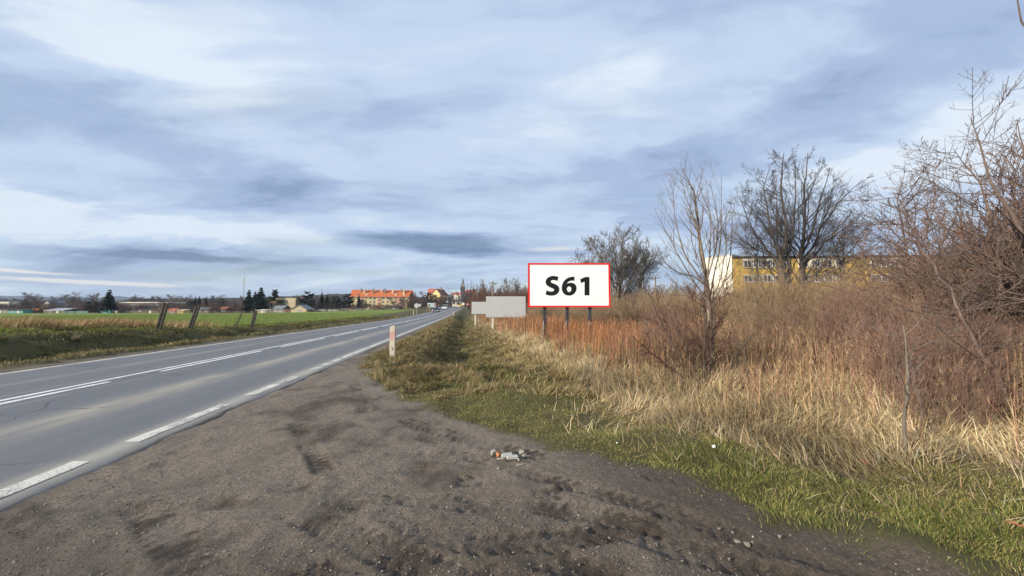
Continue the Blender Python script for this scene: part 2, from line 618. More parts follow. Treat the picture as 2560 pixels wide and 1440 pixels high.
def dirt_relief(x, y):
    near = (np.hypot(x, y) < 9.5)
    z = (fbm(x * 1.1, y * 1.1, 3, 31) - 0.5) * 0.055
    z = z + (fbm(x * 6.0, y * 6.0, 3, 33, 0.6) - 0.5) * 0.030
    z = z + (fbm(x * 15.0, y * 15.0, 2, 37, 0.6) - 0.5) * 0.016 * (np.hypot(x, y) < 7) * sst(fbm(x * 0.9, y * 0.9, 2, 38), 0.35, 0.6)
    rel = np.zeros(np.shape(x))
    if near.any():
        r, _ = track_field(x[near], y[near])
        rel[near] = r
    # crumbled edge along the asphalt
    t = road_t(x, y)
    z = z + (fbm(x * 9, y * 9, 2, 35) - 0.5) * 0.035 * np.exp(-((t - 4.25) / 0.35) ** 2)
    z = z + (fbm(x * 2.3, y * 2.3, 4, 39) - 0.5) * 0.05 * np.exp(-((t - 4.05) / 0.28) ** 2)
    return (z + rel) * sst(t, 3.80, 4.15)


def hz(x, y):
    return float(height(np.array([float(x)]), np.array([float(y)]), True)[0])


# ------------------------------------------------------------------ ground sheet
def geo(a, b, first, ratio):
    out, s, v = [], first, a
    sg = 1 if b > a else -1
    while abs(v - a) < abs(b - a):
        out.append(v)
        v += sg * s
        s *= ratio
    out.append(b)
    return out


def build_ground():
    xs = sorted(set(np.round(np.concatenate([
        geo(-26, -4300, 0.5, 1.06), np.arange(-26, -12, 0.25), np.arange(-12, -4.4, 0.12), np.arange(-4.4, 2.9, 0.029),
        np.arange(2.9, 9, 0.12), geo(9, 4300, 0.25, 1.08)]), 4)))
    ys = sorted(set(np.round(np.concatenate([
        geo(-6, -4300, 0.6, 1.3), np.arange(-6, 1.5, 0.25), np.arange(1.5, 4.3, 0.027), np.arange(4.3, 8, 0.065),
        np.arange(8, 18, 0.13), np.arange(18, 42, 0.35), geo(42, 4300, 0.7, 1.06)]), 4)))
    xs, ys = np.array(xs), np.array(ys)
    X, Y = np.meshgrid(xs, ys)
    x, y = X.ravel(), Y.ravel()
    z = height(x, y, True)
    nx, ny = len(xs), len(ys)
    i = np.arange(nx - 1)
    j = np.arange(ny - 1)
    a = (j[:, None] * nx + i[None, :]).ravel()
    Q = np.stack([a, a + 1, a + nx + 1, a + nx], 1)
    t = road_t(x, y)
    nb = (fbm(x * 2.2, y * 2.2, 3, 51) - 0.5) * 0.7
    dirt = 1 - sst(sdist(x, y, DIRT) + nb, -0.12, 0.2)
    # bare strips along both road edges
    edge = np.exp(-((np.abs(t) - 4.15) / (0.30 + 0.5 * nb)) ** 2) * (np.abs(y) < 400)
    straw = (1 - sst(sdist(x, y, STRAW) + nb, -0.4, 0.5)) * (y > -40)
    field = sst(-t, 12.5, 15) * (y > -300) * (1 - sst(y, FIELD_FAR - 6, FIELD_FAR + 4)) * (1 - sst(-t, 700, 720))
    wet = np.zeros_like(x)
    near = np.hypot(x, y) < 9.5
    wet[near] = track_field(x[near], y[near])[1]
    me = mesh_np('ground', np.stack([x, y, z], 1), [Q], ground_mat(), {'dirt': np.maximum(dirt, edge * 0.9), 'straw': straw, 'field': field, 'wet': wet}, True)
    return tag(obj('ground', me), kind='structure')


def ground_mat():
    m, g, bs, out = new_mat('ground')
    geo_ = g.n('ShaderNodeNewGeometry')
    P = geo_.outputs['Position']
    big = g.noise(P, 0.55, 5.0, 0.6, 0.4)
    mid = g.noise(P, 2.3, 6.0, 0.62, 0.3)
    fin = g.noise(P, 42.0, 6.0, 0.75)
    grit = g.noise(P, 190.0, 2.0, 0.7)
    # dirt: pale dry crust over dark damp soil
    dry = g.mix(g.sstep(fin, 0.35, 0.65), (0.156, 0.125, 0.096), (0.318, 0.266, 0.214))
    dry = g.mix(g.m('MULTIPLY', g.sstep(grit, 0.55, 0.72), 0.55), dry, (0.44, 0.385, 0.32))
    dry = g.mix(g.m('MULTIPLY', g.sstep(grit, 0.47, 0.32), 0.55), dry, (0.085, 0.068, 0.055))
    damp = g.mix(g.sstep(fin, 0.3, 0.7), (0.048, 0.036, 0.027), (0.100, 0.077, 0.058))
    blot = g.m('ADD', g.m('MULTIPLY', big, 0.75), g.m('MULTIPLY', mid, 0.36))
    wet = g.m('MAXIMUM', g.m('MULTIPLY', g.attr('wet'), 0.95), g.m('MULTIPLY', g.sstep(g.m('ADD', blot, g.m('MULTIPLY', g.m('SUBTRACT', fin, 0.5), 0.30)), 0.53, 0.69), 0.85), clamp=True)
    # soil goes darker towards the right and the near end, broken up by noise
    sepP = g.n('ShaderNodeSeparateXYZ')
    g.put(sepP.inputs[0], P)
    right = g.m('MULTIPLY', g.sstep(g.m('ADD', sepP.outputs[0], g.m('MULTIPLY', mid, 1.2)), 0.4, 2.2), 0.75)
    near_dark = g.m('MULTIPLY', g.m('MULTIPLY', g.sstep(g.m('ADD', sepP.outputs[1], g.m('MULTIPLY', mid, 1.4)), 4.4, 2.6), g.sstep(g.m('ADD', big, g.m('MULTIPLY', fin, 0.3)), 0.45, 0.75)), 0.8)
    wet = g.m('MAXIMUM', g.m('MAXIMUM', wet, right), near_dark)
    dirt = g.mix(wet, dry, damp)
    # turf soil, straw litter, crop field
    turf = g.ramp(mid, [(0.3, (0.085, 0.066, 0.036)), (0.55, (0.095, 0.090, 0.036)), (0.75, (0.16, 0.13, 0.07))])
    straw = g.ramp(g.noise(P, 9.0, 5.0, 0.7), [(0.3, (0.12, 0.085, 0.045)), (0.7, (0.30, 0.22, 0.115))])
    mpf = g.n('ShaderNodeMapping')
    mpf.inputs['Rotation'].default_value = (0, 0, 0.12)
    mpf.inputs['Scale'].default_value = (0.5, 0.06, 1)
    g.put(mpf.inputs[0], P)
    fn = g.noise(mpf.outputs[0], 1.0, 6.0, 0.65, 0.4)
    crop = g.ramp(fn, [(0.28, (0.130, 0.150, 0.040)), (0.48, (0.150, 0.205, 0.038)), (0.62, (0.178, 0.240, 0.045)), (0.78, (0.200, 0.220, 0.060))])
    crop = g.mix(g.sstep(g.noise(P, 1.6, 5.0, 0.7), 0.52, 0.72), crop, (0.18, 0.165, 0.065))
    c = g.mix(g.attr('straw'), turf, straw)
    c = g.mix(g.attr('field'), c, crop)
    c = g.mix(g.attr('dirt'), c, dirt)
    g.put(bs.inputs['Base Color'], c)
    g.put(bs.inputs['Roughness'], g.m('SUBTRACT', 0.95, g.m('MULTIPLY', g.m('MULTIPLY', wet, g.attr('dirt')), 0.22)))
    bs.inputs['Specular IOR Level'].default_value = 0.2
    h = g.m('ADD', g.m('MULTIPLY', fin, 1.0), g.m('ADD', g.m('MULTIPLY', grit, 0.45), g.m('MULTIPLY', g.noise(P, 17.0, 4.0, 0.6), 1.4)))
    bp = g.n('ShaderNodeBump')
    bp.inputs['Strength'].default_value = 0.9
    bp.inputs['Distance'].default_value = 0.028
    g.put(bp.inputs['Height'], h)
    g.put(bs.inputs['Normal'], bp.outputs[0])
    return m


build_ground()


# ------------------------------------------------------------------ road
def strip(t0, t1, y0, y1, dz=0.0, step=0.5, wob=0.0, seed=0):
    """a sheet along the road between two offsets"""
    n = max(2, int((y1 - y0) / step) + 1)
    y = np.linspace(y0, y1, n)
    ta = t0 + (fbm(y * 3.1, y * 0, 3, seed) - 0.5) * wob
    tb = t1 + (fbm(y * 3.1, y * 0 + 9, 3, seed) - 0.5) * wob
    V = []
    for tt in (ta, tb):
        V.append(np.stack([road_x(y) + tt / 0.9917, y, road_top(tt, y) + dz], 1))
    V = np.concatenate(V)
    i = np.arange(n - 1)
    return V, np.stack([i, i + n, i + n + 1, i + 1], 1)


def road_top(t, y):
    return road_z(y) - 0.011 * np.abs(t)


def build_road():
    ys = np.array(sorted(set(np.round(np.concatenate([geo(0, -500, 0.5, 1.1), np.arange(0, 22, 0.12), geo(22, 900, 0.3, 1.03)]), 3))))
    edge_r = 3.93 + (fbm(ys * 1.7, ys * 0, 4, 61) - 0.5) * 0.20
    edge_l = -3.86 + (fbm(ys * 1.2, ys * 0 + 5, 3, 62) - 0.5) * 0.12
    cols = [(edge_l, -0.22), (edge_l + 0.02, -0.015)] + [(np.full_like(ys, c), 0.0) for c in (-3.5, -2.6, -1.75, -0.9, 0.0, 0.9, 1.75, 2.6, 3.3, 3.62)] + \
        [(edge_r - 0.1, -0.006), (edge_r, -0.035), (edge_r + 0.045, -0.26)]
    V, T = [], []
    for c, dz in cols:
        V.append(np.stack([road_x(ys) + c / 0.9917, ys, road_top(c, ys) + dz], 1))
        T.append(c)
    V = np.concatenate(V)
    T = np.concatenate(T)
    S = np.tile(ys, len(cols))
    n = len(ys)
    i = np.arange(n - 1)
    Q = np.concatenate([np.stack([k * n + i, (k + 1) * n + i, (k + 1) * n + i + 1, k * n + i + 1], 1) for k in range(len(cols) - 1)])
    m, g, bs, out = new_mat('asphalt')
    t, s = g.attr('lane'), g.attr('along')
    P = g.n('ShaderNodeNewGeometry').outputs['Position']
    lv = g.xyz(g.m('MULTIPLY', t, 3.0), g.m('MULTIPLY', s, 0.12), 0)
    sn = g.noise(lv, 1.0, 6.0, 0.6, 0.2)
    grit = g.noise(P, 130.0, 3.0, 0.7)
    agg = g.noise(P, 420.0, 1.0, 0.5)
    base = g.mix(g.sstep(grit, 0.3, 0.7), (0.100, 0.106, 0.118), (0.168, 0.174, 0.187))
    base = g.mix(g.m('MULTIPLY', g.sstep(agg, 0.6, 0.75), 0.4), base, (0.30, 0.30, 0.30))

    def band(c, w, amp):
        q = g.m('DIVIDE', g.m('SUBTRACT', t, c), w)
        return g.m('MULTIPLY', g.m('EXPONENT', g.m('MULTIPLY', g.m('MULTIPLY', q, q), -1.0)), amp)
    dust = band(1.86, 0.30, 0.95)
    for c, w, a in ((3.60, 0.28, 0.95), (-1.75, 0.18, 0.6), (-3.6, 0.22, 0.75), (0.42, 0.05, 0.45), (-0.5, 0.10, 0.3), (2.1, 0.75, 0.22), (-2.55, 0.05, 0.35)):
        dust = g.m('ADD', dust, band(c, w, a))
    wob = g.noise(g.xyz(g.m('MULTIPLY', t, 2.0), g.m('MULTIPLY', s, 0.7), 3.0), 1.2, 6.0, 0.65)
    dust = g.m('MULTIPLY', dust, g.sstep(g.m('ADD', g.m('MULTIPLY', sn, 0.6), g.m('MULTIPLY', wob, 0.5)), 0.32, 0.75), clamp=True)
    base = g.mix(dust, base, (0.36, 0.325, 0.265))
    # cracks, patches, pale chips
    wv = g.n('ShaderNodeTexVoronoi', feature='DISTANCE_TO_EDGE')
    cv = g.noise(P, 1.3, 4.0, 0.6, 0.0, True)
    add = g.n('ShaderNodeVectorMath', operation='ADD')
    g.put(add.inputs[0], P)
    g.put(add.inputs[1], cv)
    g.put(wv.inputs['Vector'], add.outputs[0])
    wv.inputs['Scale'].default_value = 0.38
    crack = g.m('MULTIPLY', g.m('SUBTRACT', 1.0, g.sstep(wv.outputs['Distance'], 0.0, 0.012)), g.sstep(g.noise(P, 0.35, 3.0), 0.46, 0.6))
    base = g.mix(g.m('MULTIPLY', crack, 0.75), base, (0.035, 0.035, 0.038))
    base = g.mix(g.m('MULTIPLY', g.sstep(g.noise(g.xyz(g.m('MULTIPLY', t, 9.0), g.m('MULTIPLY', s, 3.0), 7.0), 1.0, 2.0), 0.73, 0.76), 0.4), base, (0.42, 0.42, 0.42))
    # broken, darker outer lip
    shoulder = g.m('MULTIPLY', g.sstep(t, 3.45, 3.62), g.sstep(g.m('ADD', grit, g.m('MULTIPLY', wob, 0.6)), 0.56, 0.95))
    base = g.mix(g.m('MULTIPLY', shoulder, 0.55), base, (0.33, 0.30, 0.25))
    base = g.mix(g.m('MULTIPLY', band(3.60, 0.13, 0.75), g.sstep(grit, 0.30, 0.55)), base, (0.43, 0.405, 0.345))
    lip = g.sstep(g.m('ADD', g.m('ADD', t, g.m('MULTIPLY', g.m('SUBTRACT', wob, 0.5), 0.55)), g.m('MULTIPLY', g.m('SUBTRACT', grit, 0.5), 0.25)), 3.78, 3.95)
    base = g.mix(lip, base, (0.066, 0.060, 0.054))
    g.put(bs.inputs['Base Color'], base)
    bs.inputs['Roughness'].default_value = 0.78
    bs.inputs['Specular IOR Level'].default_value = 0.35
    bp = g.n('ShaderNodeBump')
    bp.inputs['Strength'].default_value = 0.5
    bp.inputs['Distance'].default_value = 0.006
    g.put(bp.inputs['Height'], grit)
    g.put(bs.inputs['Normal'], bp.outputs[0])
    me = mesh_np('road', V, [Q], m, {'lane': T, 'along': S}, True)
    road = tag(obj('road', me), kind='structure')

    # paint: worn, with asphalt showing through
    def paint(name, wear, tint):
        pm, pg, pb, pout = new_mat(name)
        PP = pg.n('ShaderNodeNewGeometry').outputs['Position']
        w1 = pg.noise(PP, 60.0, 4.0, 0.7)
        w2 = pg.noise(PP, 2.6, 4.0, 0.6)
        k = pg.sstep(pg.m('ADD', w1, pg.m('MULTIPLY', pg.m('SUBTRACT', w2, 0.5), 0.8)), wear, wear - 0.14)
        pg.put(pb.inputs['Base Color'], pg.mix(k, tint, (0.20, 0.195, 0.18)))
        pb.inputs['Roughness'].default_value = 0.6
        return pm
    white = paint('road_paint', 0.46, (0.80, 0.79, 0.76))
    worn = paint('worn_road_paint', 0.54, (0.66, 0.62, 0.54))
    dirty = paint('dusty_road_paint', 0.47, (0.60, 0.56, 0.48))

    def mark(name, segs, mat, label=None, kind=None, dz=0.004):
        Vs, Qs, k = [], [], 0
        for sg in segs:
            v, q = strip(*sg[:4], dz=dz, step=sg[4], wob=sg[5], seed=len(name))
            Vs.append(v)
            Qs.append(q + k)
            k += len(v)
        o = obj(name, mesh_np(name, np.concatenate(Vs), [np.concatenate(Qs)], mat), road)
        return tag(o, label, None, None, kind)
    mark('centre_line', [(-0.20, -0.08, -60, 400, 0.5, 0.02)], white, 'continuous white line on the far side of the road centre')
    d0 = [(3.0, 7.8), (9.1, 13.6), (15.0, 19.7), (21.1, 25.8), (27.1, 31.8), (33.1, 37.8), (39, 43.8), (45, 49.8), (51, 55.8), (57, 61.8)]
    for a, b in d0:
        mark('centre_dash', [(0.06, 0.18, a, b, 0.5, 0.02)], white)
    mark('centre_dash', [(0.06, 0.18, a, a + 4.7, 0.6, 0.02) for a in np.arange(63, 300, 6.0)], white, kind='stuff')
    for a, b in [(-3.1, -1.6), (-0.8, 0.75), (1.5, 3.85), (4.40, 6.10), (6.75, 8.6)]:
        mark('edge_dash', [(3.52, 3.69, a, b, 0.1, 0.04)], worn)
    mark('edge_line', [(3.50, 3.69, 9.6, 400, 0.3, 0.035)], worn, 'continuous white edge line beside the mown verge')
    mark('edge_line', [(-3.62, -3.46, -60, 400, 0.4, 0.06)], dirty, 'dusty pale edge line on the far side of the road')
    return road


build_road()


# ------------------------------------------------------------------ things beside the road: helpers for lettering
def catmull_fill(name, loops, depth, mat, parent, smooth_loops=True):
    """a flat plate of the given outlines (outer first, holes after), local x/z plane, front towards -y"""
    cu = bpy.data.curves.new(name, 'CURVE')
    cu.dimensions = '2D'
    cu.fill_mode = 'BOTH'
    cu.extrude = depth / 2
    for lp, smooth in loops:
        pts = [Vector(p) for p in lp]
        if smooth:
            n, res = len(pts), []
            for i in range(n):
                p0, p1, p2, p3 = pts[i - 1], pts[i], pts[(i + 1) % n], pts[(i + 2) % n]
                sharp1 = (p1 - p0).angle(p2 - p1, 0) > 0.9
                sharp2 = (p2 - p1).angle(p3 - p2, 0) > 0.9
                m1 = (p2 - p1) * 0.5 if sharp1 else (p2 - p0) * 0.5
                m2 = (p2 - p1) * 0.5 if sharp2 else (p3 - p1) * 0.5
                for k in range(4):
                    u = k / 4
                    res.append(p1 * (2 * u ** 3 - 3 * u ** 2 + 1) + m1 * (u ** 3 - 2 * u ** 2 + u) + p2 * (-2 * u ** 3 + 3 * u ** 2) + m2 * (u ** 3 - u ** 2))
            pts = res
        sp = cu.splines.new('POLY')
        sp.points.add(len(pts) - 1)
        for q, p in zip(sp.points, pts):
            q.co = (p[0], p[1], 0, 1)
        sp.use_cyclic_u = True
    tmp = bpy.data.objects.new(name, cu)
    me = bpy.data.meshes.new_from_object(tmp)
    bpy.data.objects.remove(tmp)
    me.materials.clear()
    me.materials.append(mat)
    me.transform(Matrix.Rotation(PI / 2, 4, 'X'))
    return obj(name, me, parent)


M = {}
M['white'] = plain('white_board_paint', (0.92, 0.92, 0.92), 0.45, 0.02, 1.0)
M['red'] = plain('red_board_paint', (0.80, 0.012, 0.012), 0.45, 0.03)
M['black'] = plain('black_letter_film', (0.006, 0.006, 0.006), 0.5, 0.1)
M['grey_board'] = plain('grey_board_paint', (0.46, 0.46, 0.46), 0.6, 0.04, 0.8)
M['dark_steel'] = plain('dark_painted_steel', (0.045, 0.048, 0.052), 0.5, 0.3, 4.0)
M['conc'] = plain('old_concrete', (0.30, 0.28, 0.24), 0.9, 0.25, 6.0, bump=0.5)
M['mossy_conc'] = plain('mossy_concrete', (0.10, 0.085, 0.060), 0.9, 0.3, 5.0, bump=0.6, c2=(0.20, 0.172, 0.13))
M['pale_post'] = plain('weathered_white_concrete', (0.60, 0.54, 0.43), 0.85, 0.12, 7.0, bump=0.3)
M['faded_red'] = plain('faded_red_paint', (0.58, 0.36, 0.31), 0.8, 0.14, 9.0, bump=0.2)
M['steel'] = plain('galvanised_steel', (0.42, 0.43, 0.44), 0.45, 0.15, 6.0, metal=0.5)
M['wood'] = plain('weathered_wood', (0.20, 0.15, 0.10), 0.85, 0.3, 5.0)
M['glass'] = plain('dark_window_glass', (0.035, 0.042, 0.05), 0.12, 0.2, 1.0, spec=0.6)
M['white_pvc'] = plain('white_window_frame', (0.78, 0.78, 0.76), 0.5, 0.04)
M['tyre'] = plain('tyre_rubber', (0.02, 0.02, 0.02), 0.8, 0.2)


def big_board():
    """the numbered billboard"""
    Y = 18.0
    a, b = at(1320, 768, Y), at(1524, 658, Y)
    W, H = b.x - a.x, b.z - a.z
    cx, zb = (a.x + b.x) / 2, a.z
    base = hz(cx, Y)
    t = thing('billboard', 'white billboard with a red border reading S61 on three dark posts', 'billboard', (cx, Y, base))
    zb -= base
    bd = 0.075
    p = BM()
    p.box(-W / 2 + bd, W / 2 - bd, -0.03, 0.03, zb + bd, zb + H - bd)
    p.put('panel', M['white'], t)
    f = BM()
    f.box(-W / 2, W / 2, -0.045, 0.045, zb, zb + bd)
    f.box(-W / 2, W / 2, -0.045, 0.045, zb + H - bd, zb + H)
    f.box(-W / 2, -W / 2 + bd, -0.045, 0.045, zb + bd, zb + H - bd)
    f.box(W / 2 - bd, W / 2, -0.045, 0.045, zb + bd, zb + H - bd)
    f.put('border', M['red'], t)
    bk = BM()
    for k in range(4):
        z = zb + 0.25 + k * (H - 0.5) / 3
        bk.box(-W / 2 + 0.1, W / 2 - 0.1, 0.045, 0.095, z - 0.03, z + 0.03)
    bk.put('back_rail', M['dark_steel'], t)
    S = [(805, 250), (745, 225), (660, 205), (560, 195), (450, 203), (350, 240), (265, 300), (205, 375), (175, 460), (175, 535), (200, 600), (250, 665), (320, 715), (400, 760), (490, 795), (550, 830), (585, 870), (580, 915), (545, 945), (490, 962), (420, 962), (330, 945), (260, 920), (218, 900), (172, 1105), (240, 1135), (340, 1157), (450, 1163), (560, 1155), (660, 1125), (745, 1070), (805, 1000), (840, 920), (845, 840), (830, 765), (790, 700), (730, 650), (660, 610), (570, 570), (490, 540), (440, 505), (425, 470), (440, 430), (480, 408), (540, 400), (620, 405), (690, 420), (750, 445)]
    six = [(1590, 238), (1520, 235), (1420, 245), (1320, 270), (1220, 320), (1130, 390), (1060, 475), (1005, 580), (975, 690), (965, 790), (980, 890), (1015, 990), (1075, 1075), (1150, 1125), (1240, 1155), (1335, 1163), (1430, 1148), (1520, 1105), (1600, 1035), (1660, 945), (1690, 850), (1685, 740), (1650, 645), (1590, 580), (1510, 545), (1410, 530), (1320, 540), (1250, 570), (1218, 592), (1245, 530), (1300, 475), (1390, 438), (1490, 425), (1587, 430)]
    hole = [(1330, 710), (1280, 725), (1235, 765), (1212, 820), (1220, 880), (1245, 935), (1285, 972), (1335, 985), (1385, 970), (1420, 920), (1438, 850), (1425, 780), (1390, 730)]
    one = [(2125, 245), (2325, 250), (2325, 1150), (2088, 1150), (2088, 470), (1912, 550), (1870, 360)]

    def tr(L):
        out = []
        for (qx, qy) in L:
            q = at(1355 + qx / 19.69, 680 + qy / 19.69, Y)
            out.append((q.x - cx, q.z - base))
        return out
    for lp in ([(tr(S), True)], [(tr(six), True), (tr(hole), True)], [(tr(one), False)]):
        o = catmull_fill('letter', lp, 0.006, M['black'], t)
        o.location.y = -0.034
    for px in (1362, 1419, 1476):
        x = at(px, 760, Y).x - cx
        q = BM()
        q.box(x - 0.075, x + 0.075, 0.10, 0.24, -0.3, zb + H * 0.9)
        q.box(x - 0.085, x + 0.085, 0.09, 0.25, 0.95, 1.05)
        o = q.put('post', M['dark_steel'], t, bevel=0.006)
        r = BM()
        r.tube((x + 0.03, 0.25, 1.0), (x + 0.22, 1.1, -0.1), 0.025, n=6)
        r.tube((x - 0.06, 0.09, 0.95), (x - 0.1, 0.02, -0.2), 0.022, n=6)
        r.put('brace', M['steel'], o)


def grey_board(px0, px1, py0, py1, Y, posts, label, rz=0.0):
    a, b = at(px0, py1, Y), at(px1, py0, Y)
    cx = (a.x + b.x) / 2
    base = hz(cx, Y)
    W, H = (b.x - a.x), b.z - a.z
    zb = a.z - base
    t = thing('billboard', label, 'billboard', (cx, Y, base), rz, 'blank grey billboards')
    p = BM()
    p.box(-W / 2, W / 2, -0.04, 0.04, zb, zb + H)
    p.put('panel', M['grey_board'], t, bevel=0.01)
    for px in posts:
        x = at(px, py1, Y).x - cx
        q = BM()
        q.box(x - 0.09, x + 0.09, 0.05, 0.2, -0.3, zb + H * 0.8)
        q.put('post', M['pale_post'], t)


big_board()
grey_board(1215, 1314, 741, 793.5, 31.0, (1231.5, 1296), 'larger blank grey billboard on two pale posts left of the S61 board')
grey_board(1179, 1236, 754.5, 785, 46.0, (1188, 1226), 'smaller blank grey billboard partly hidden behind the larger grey board')


def marker_post(x, y, h, label, digit=True, rz=0.05):
    t = thing('marker_post', label, 'marker post', (x, y, hz(x, y)), rz, 'kilometre marker posts along the road')
    w, d = 0.075, 0.055
    b = BM()
    b.hull8([(-w, -d, -0.3), (w, -d, -0.3), (w, d, -0.3), (-w, d, -0.3)], [(-w, -d, h - 0.05), (w, -d, h), (w, d, h), (-w, d, h - 0.05)])
    b.put('body', M['pale_post'], t, bevel=0.006)
    e = 0.004
    c = BM()
    z0, z1, s = h * 0.57, h * 0.80, 0.045
    c.hull8([(-w - e, -d - e, z0 - s * 0.4), (w + e, -d - e, z0 + s), (w + e, d + e, z0 + s), (-w - e, d + e, z0 - s * 0.4)],
            [(-w - e, -d - e, z1 - s * 0.4), (w + e, -d - e, z1 + s), (w + e, d + e, z1 + s), (-w - e, d + e, z1 - s * 0.4)])
    c.put('red_band', M['faded_red'], t)
    if digit:
        # a black 7, and the worn trace of a figure above it
        sv = [[(-0.028, 0.35), (0.032, 0.35), (0.032, 0.335), (0.004, 0.25), (-0.012, 0.25), (0.012, 0.336), (-0.028, 0.336)]]
        for L in sv:
            o = catmull_fill('digit', [(L, False)], 0.003, M['black'], t)
            o.location = (0, -d - 0.002, h * 0.02 - 0.01)
        q = BM()
        q.box(-0.02, -0.005, -d - 0.003, -d + 0.001, 0.43, 0.435)
        q.box(0.01, 0.022, -d - 0.003, -d + 0.001, 0.425, 0.432)
        q.put('worn_figure', plain('worn_black_paint', (0.16, 0.15, 0.13), 0.8, 0.3), t)
    return t


p_ = at(981, 895, 11.45)
marker_post(p_.x, 11.45, 1.05, 'concrete marker post with a faded red band and the number 7 on the near verge')
p_ = at(1140, 785, 78.0)
marker_post(float(road_x(78.0)) + 4.9, 78.0, 1.0, 'small pale marker post far along the right edge of the road', False)
marker_post(float(road_x(88.0)) - 5.0, 88.0, 1.0, 'pale marker post below the round sign at the field edge', False)


def fence_post(px, py_base, py_top, Y, lean, label, broken=False):
    b = at(px, py_base, Y)
    z = hz(b.x, Y)
    h = (py_base - py_top) / F * Y
    t = thing('fence_post', label, 'fence post', (b.x, Y, z), math.radians(10), 'leaning concrete fence posts')
    t.rotation_euler = (math.radians(-3), math.radians(lean), math.radians(22))
    h *= 1.06
    if not broken:
        w, d, q = 0.10, 0.10, 0.032
        prof = [(-w, -d), (-q, -d), (-q, -d + 0.06), (q, -d + 0.06), (q, -d), (w, -d), (w, d), (q, d), (q, d - 0.06), (-q, d - 0.06), (-q, d), (-w, d)]
        m = BM()
        m.prism(prof, -0.5, h + 0.02, 'z')
        m.put('shaft', M['mossy_conc'], t, bevel=0.008)
        cpart = BM()
        cpart.hull8([(-w, -d, h + 0.021), (w, -d, h + 0.021), (w, d, h + 0.021), (-w, d, h + 0.021)], [(-w * .7, -d * .7, h + 0.045), (w * .7, -d * .7, h + 0.045), (w * .7, d * .7, h + 0.045), (-w * .7, d * .7, h + 0.045)])
        cpart.put('cap', M['mossy_conc'], t)
    else:
        m = BM()
        m.hull8([(-0.03, -0.06, -0.4), (0.09, -0.06, -0.4), (0.09, 0.06, -0.4), (-0.03, 0.06, -0.4)], [(0.04, -0.05, h), (0.09, -0.05, h * 0.94), (0.09, 0.04, h), (0.05, 0.04, h * 1.03)])
        m.put('shaft', M['mossy_conc'], t, bevel=0.006)
        m = BM()
        m.hull8([(-0.13, -0.06, -0.4), (-0.05, -0.06, -0.4), (-0.05, 0.06, -0.4), (-0.13, 0.06, -0.4)], [(-0.10, -0.05, h * .42), (-0.055, -0.05, h * 0.5), (-0.055, 0.04, h * .47), (-0.10, 0.04, h * .4)])
        m.put('splinter', M['mossy_conc'], t, bevel=0.006)


fence_post(396, 825, 762, 19.6, 9, 'tallest grooved concrete fence post leaning right, leftmost of the four')
fence_post(474, 823, 768, 21.9, 13, 'grooved concrete fence post leaning right beside the tallest post')
fence_post(586, 821, 783, 25.8, 16, 'thin broken fence post split in two', True)
fence_post(628, 822, 777, 27.2, 9, 'grooved concrete fence post nearest the road, right of the broken post')


def lump(name, label, cat, x, y, r, mat, seed, flat=1.0, group=None, sink=0.25):
    rg = np.random.default_rng(seed)
    b = bmesh.new()
    for k in range(22):
        v = rg.normal(0, 1, 3)
        v = v / np.abs(v).max() ** 0.75 / np.linalg.norm(v) ** 0.25
        v *= rg.uniform(0.8, 1.05)
        b.verts.new((v[0] * r[0], v[1] * r[1], v[2] * r[2] * flat))
    hull = bmesh.ops.convex_hull(b, input=list(b.verts))
    bmesh.ops.delete(b, geom=[v for v in b.verts if not v.link_faces], context='VERTS')
    me = bpy.data.meshes.new(name)
    b.to_mesh(me)
    b.free()
    me.materials.append(mat)
    o = obj(name, me, None, (x, y, hz(x, y) + r[2] * (1 - sink)), rg.uniform(0, 6))
    return tag(o, label, cat, group)


M['mossy_stump'] = plain('mossy_stump', (0.09, 0.085, 0.03), 0.95, 0.3, 9.0, bump=0.8, c2=(0.17, 0.14, 0.08))
q = at(193, 830, 14.6)
lump('stump', 'mossy grey stump sticking out of the left bank', 'stump', q.x, 14.6, (0.15, 0.13, 0.17), M['mossy_stump'], 4, 1.0)


# the little heap of rubble on the dirt
M['block'] = plain('grey_concrete_block', (0.46, 0.45, 0.41), 0.9, 0.12, 18.0, bump=0.4)
M['brick'] = plain('orange_brick', (0.60, 0.24, 0.10), 0.9, 0.2, 20.0, bump=0.4)
M['stone'] = plain('pale_stone', (0.40, 0.36, 0.30), 0.9, 0.2, 20.0, bump=0.4)


def gpt(px, py):
    y = 1386.6 / (py - 774.0)
    for _ in range(4):
        z = hz((px - 1280) / F * y, y)
        y = F * (HC - z) / (py - 774.0) * 1.0
    return (px - 1280) / F * y, y


def rubble_box(name, label, cat, px, py, L, W, H, rz, mat, tilt=0.0, dz=0.0):
    x, y = gpt(px, py)
    b = BM()
    b.hull8([(-L / 2, -W / 2, 0), (L / 2, -W / 2, 0), (L / 2, W / 2, 0), (-L / 2, W / 2, 0)], [(-L / 2 * .97, -W / 2 * .95, H), (L / 2 * .98, -W / 2 * .93, H * .96), (L / 2 * .96, W / 2 * .95, H), (-L / 2 * .98, W / 2 * .97, H * .98)])
    o = obj(name, b.mesh(name, mat, bevel=0.006), None, (x, y, hz(x, y) + 0.003 + dz))
    o.rotation_euler = (tilt, 0, rz)
    return tag(o, label, cat, 'rubble on the dirt')


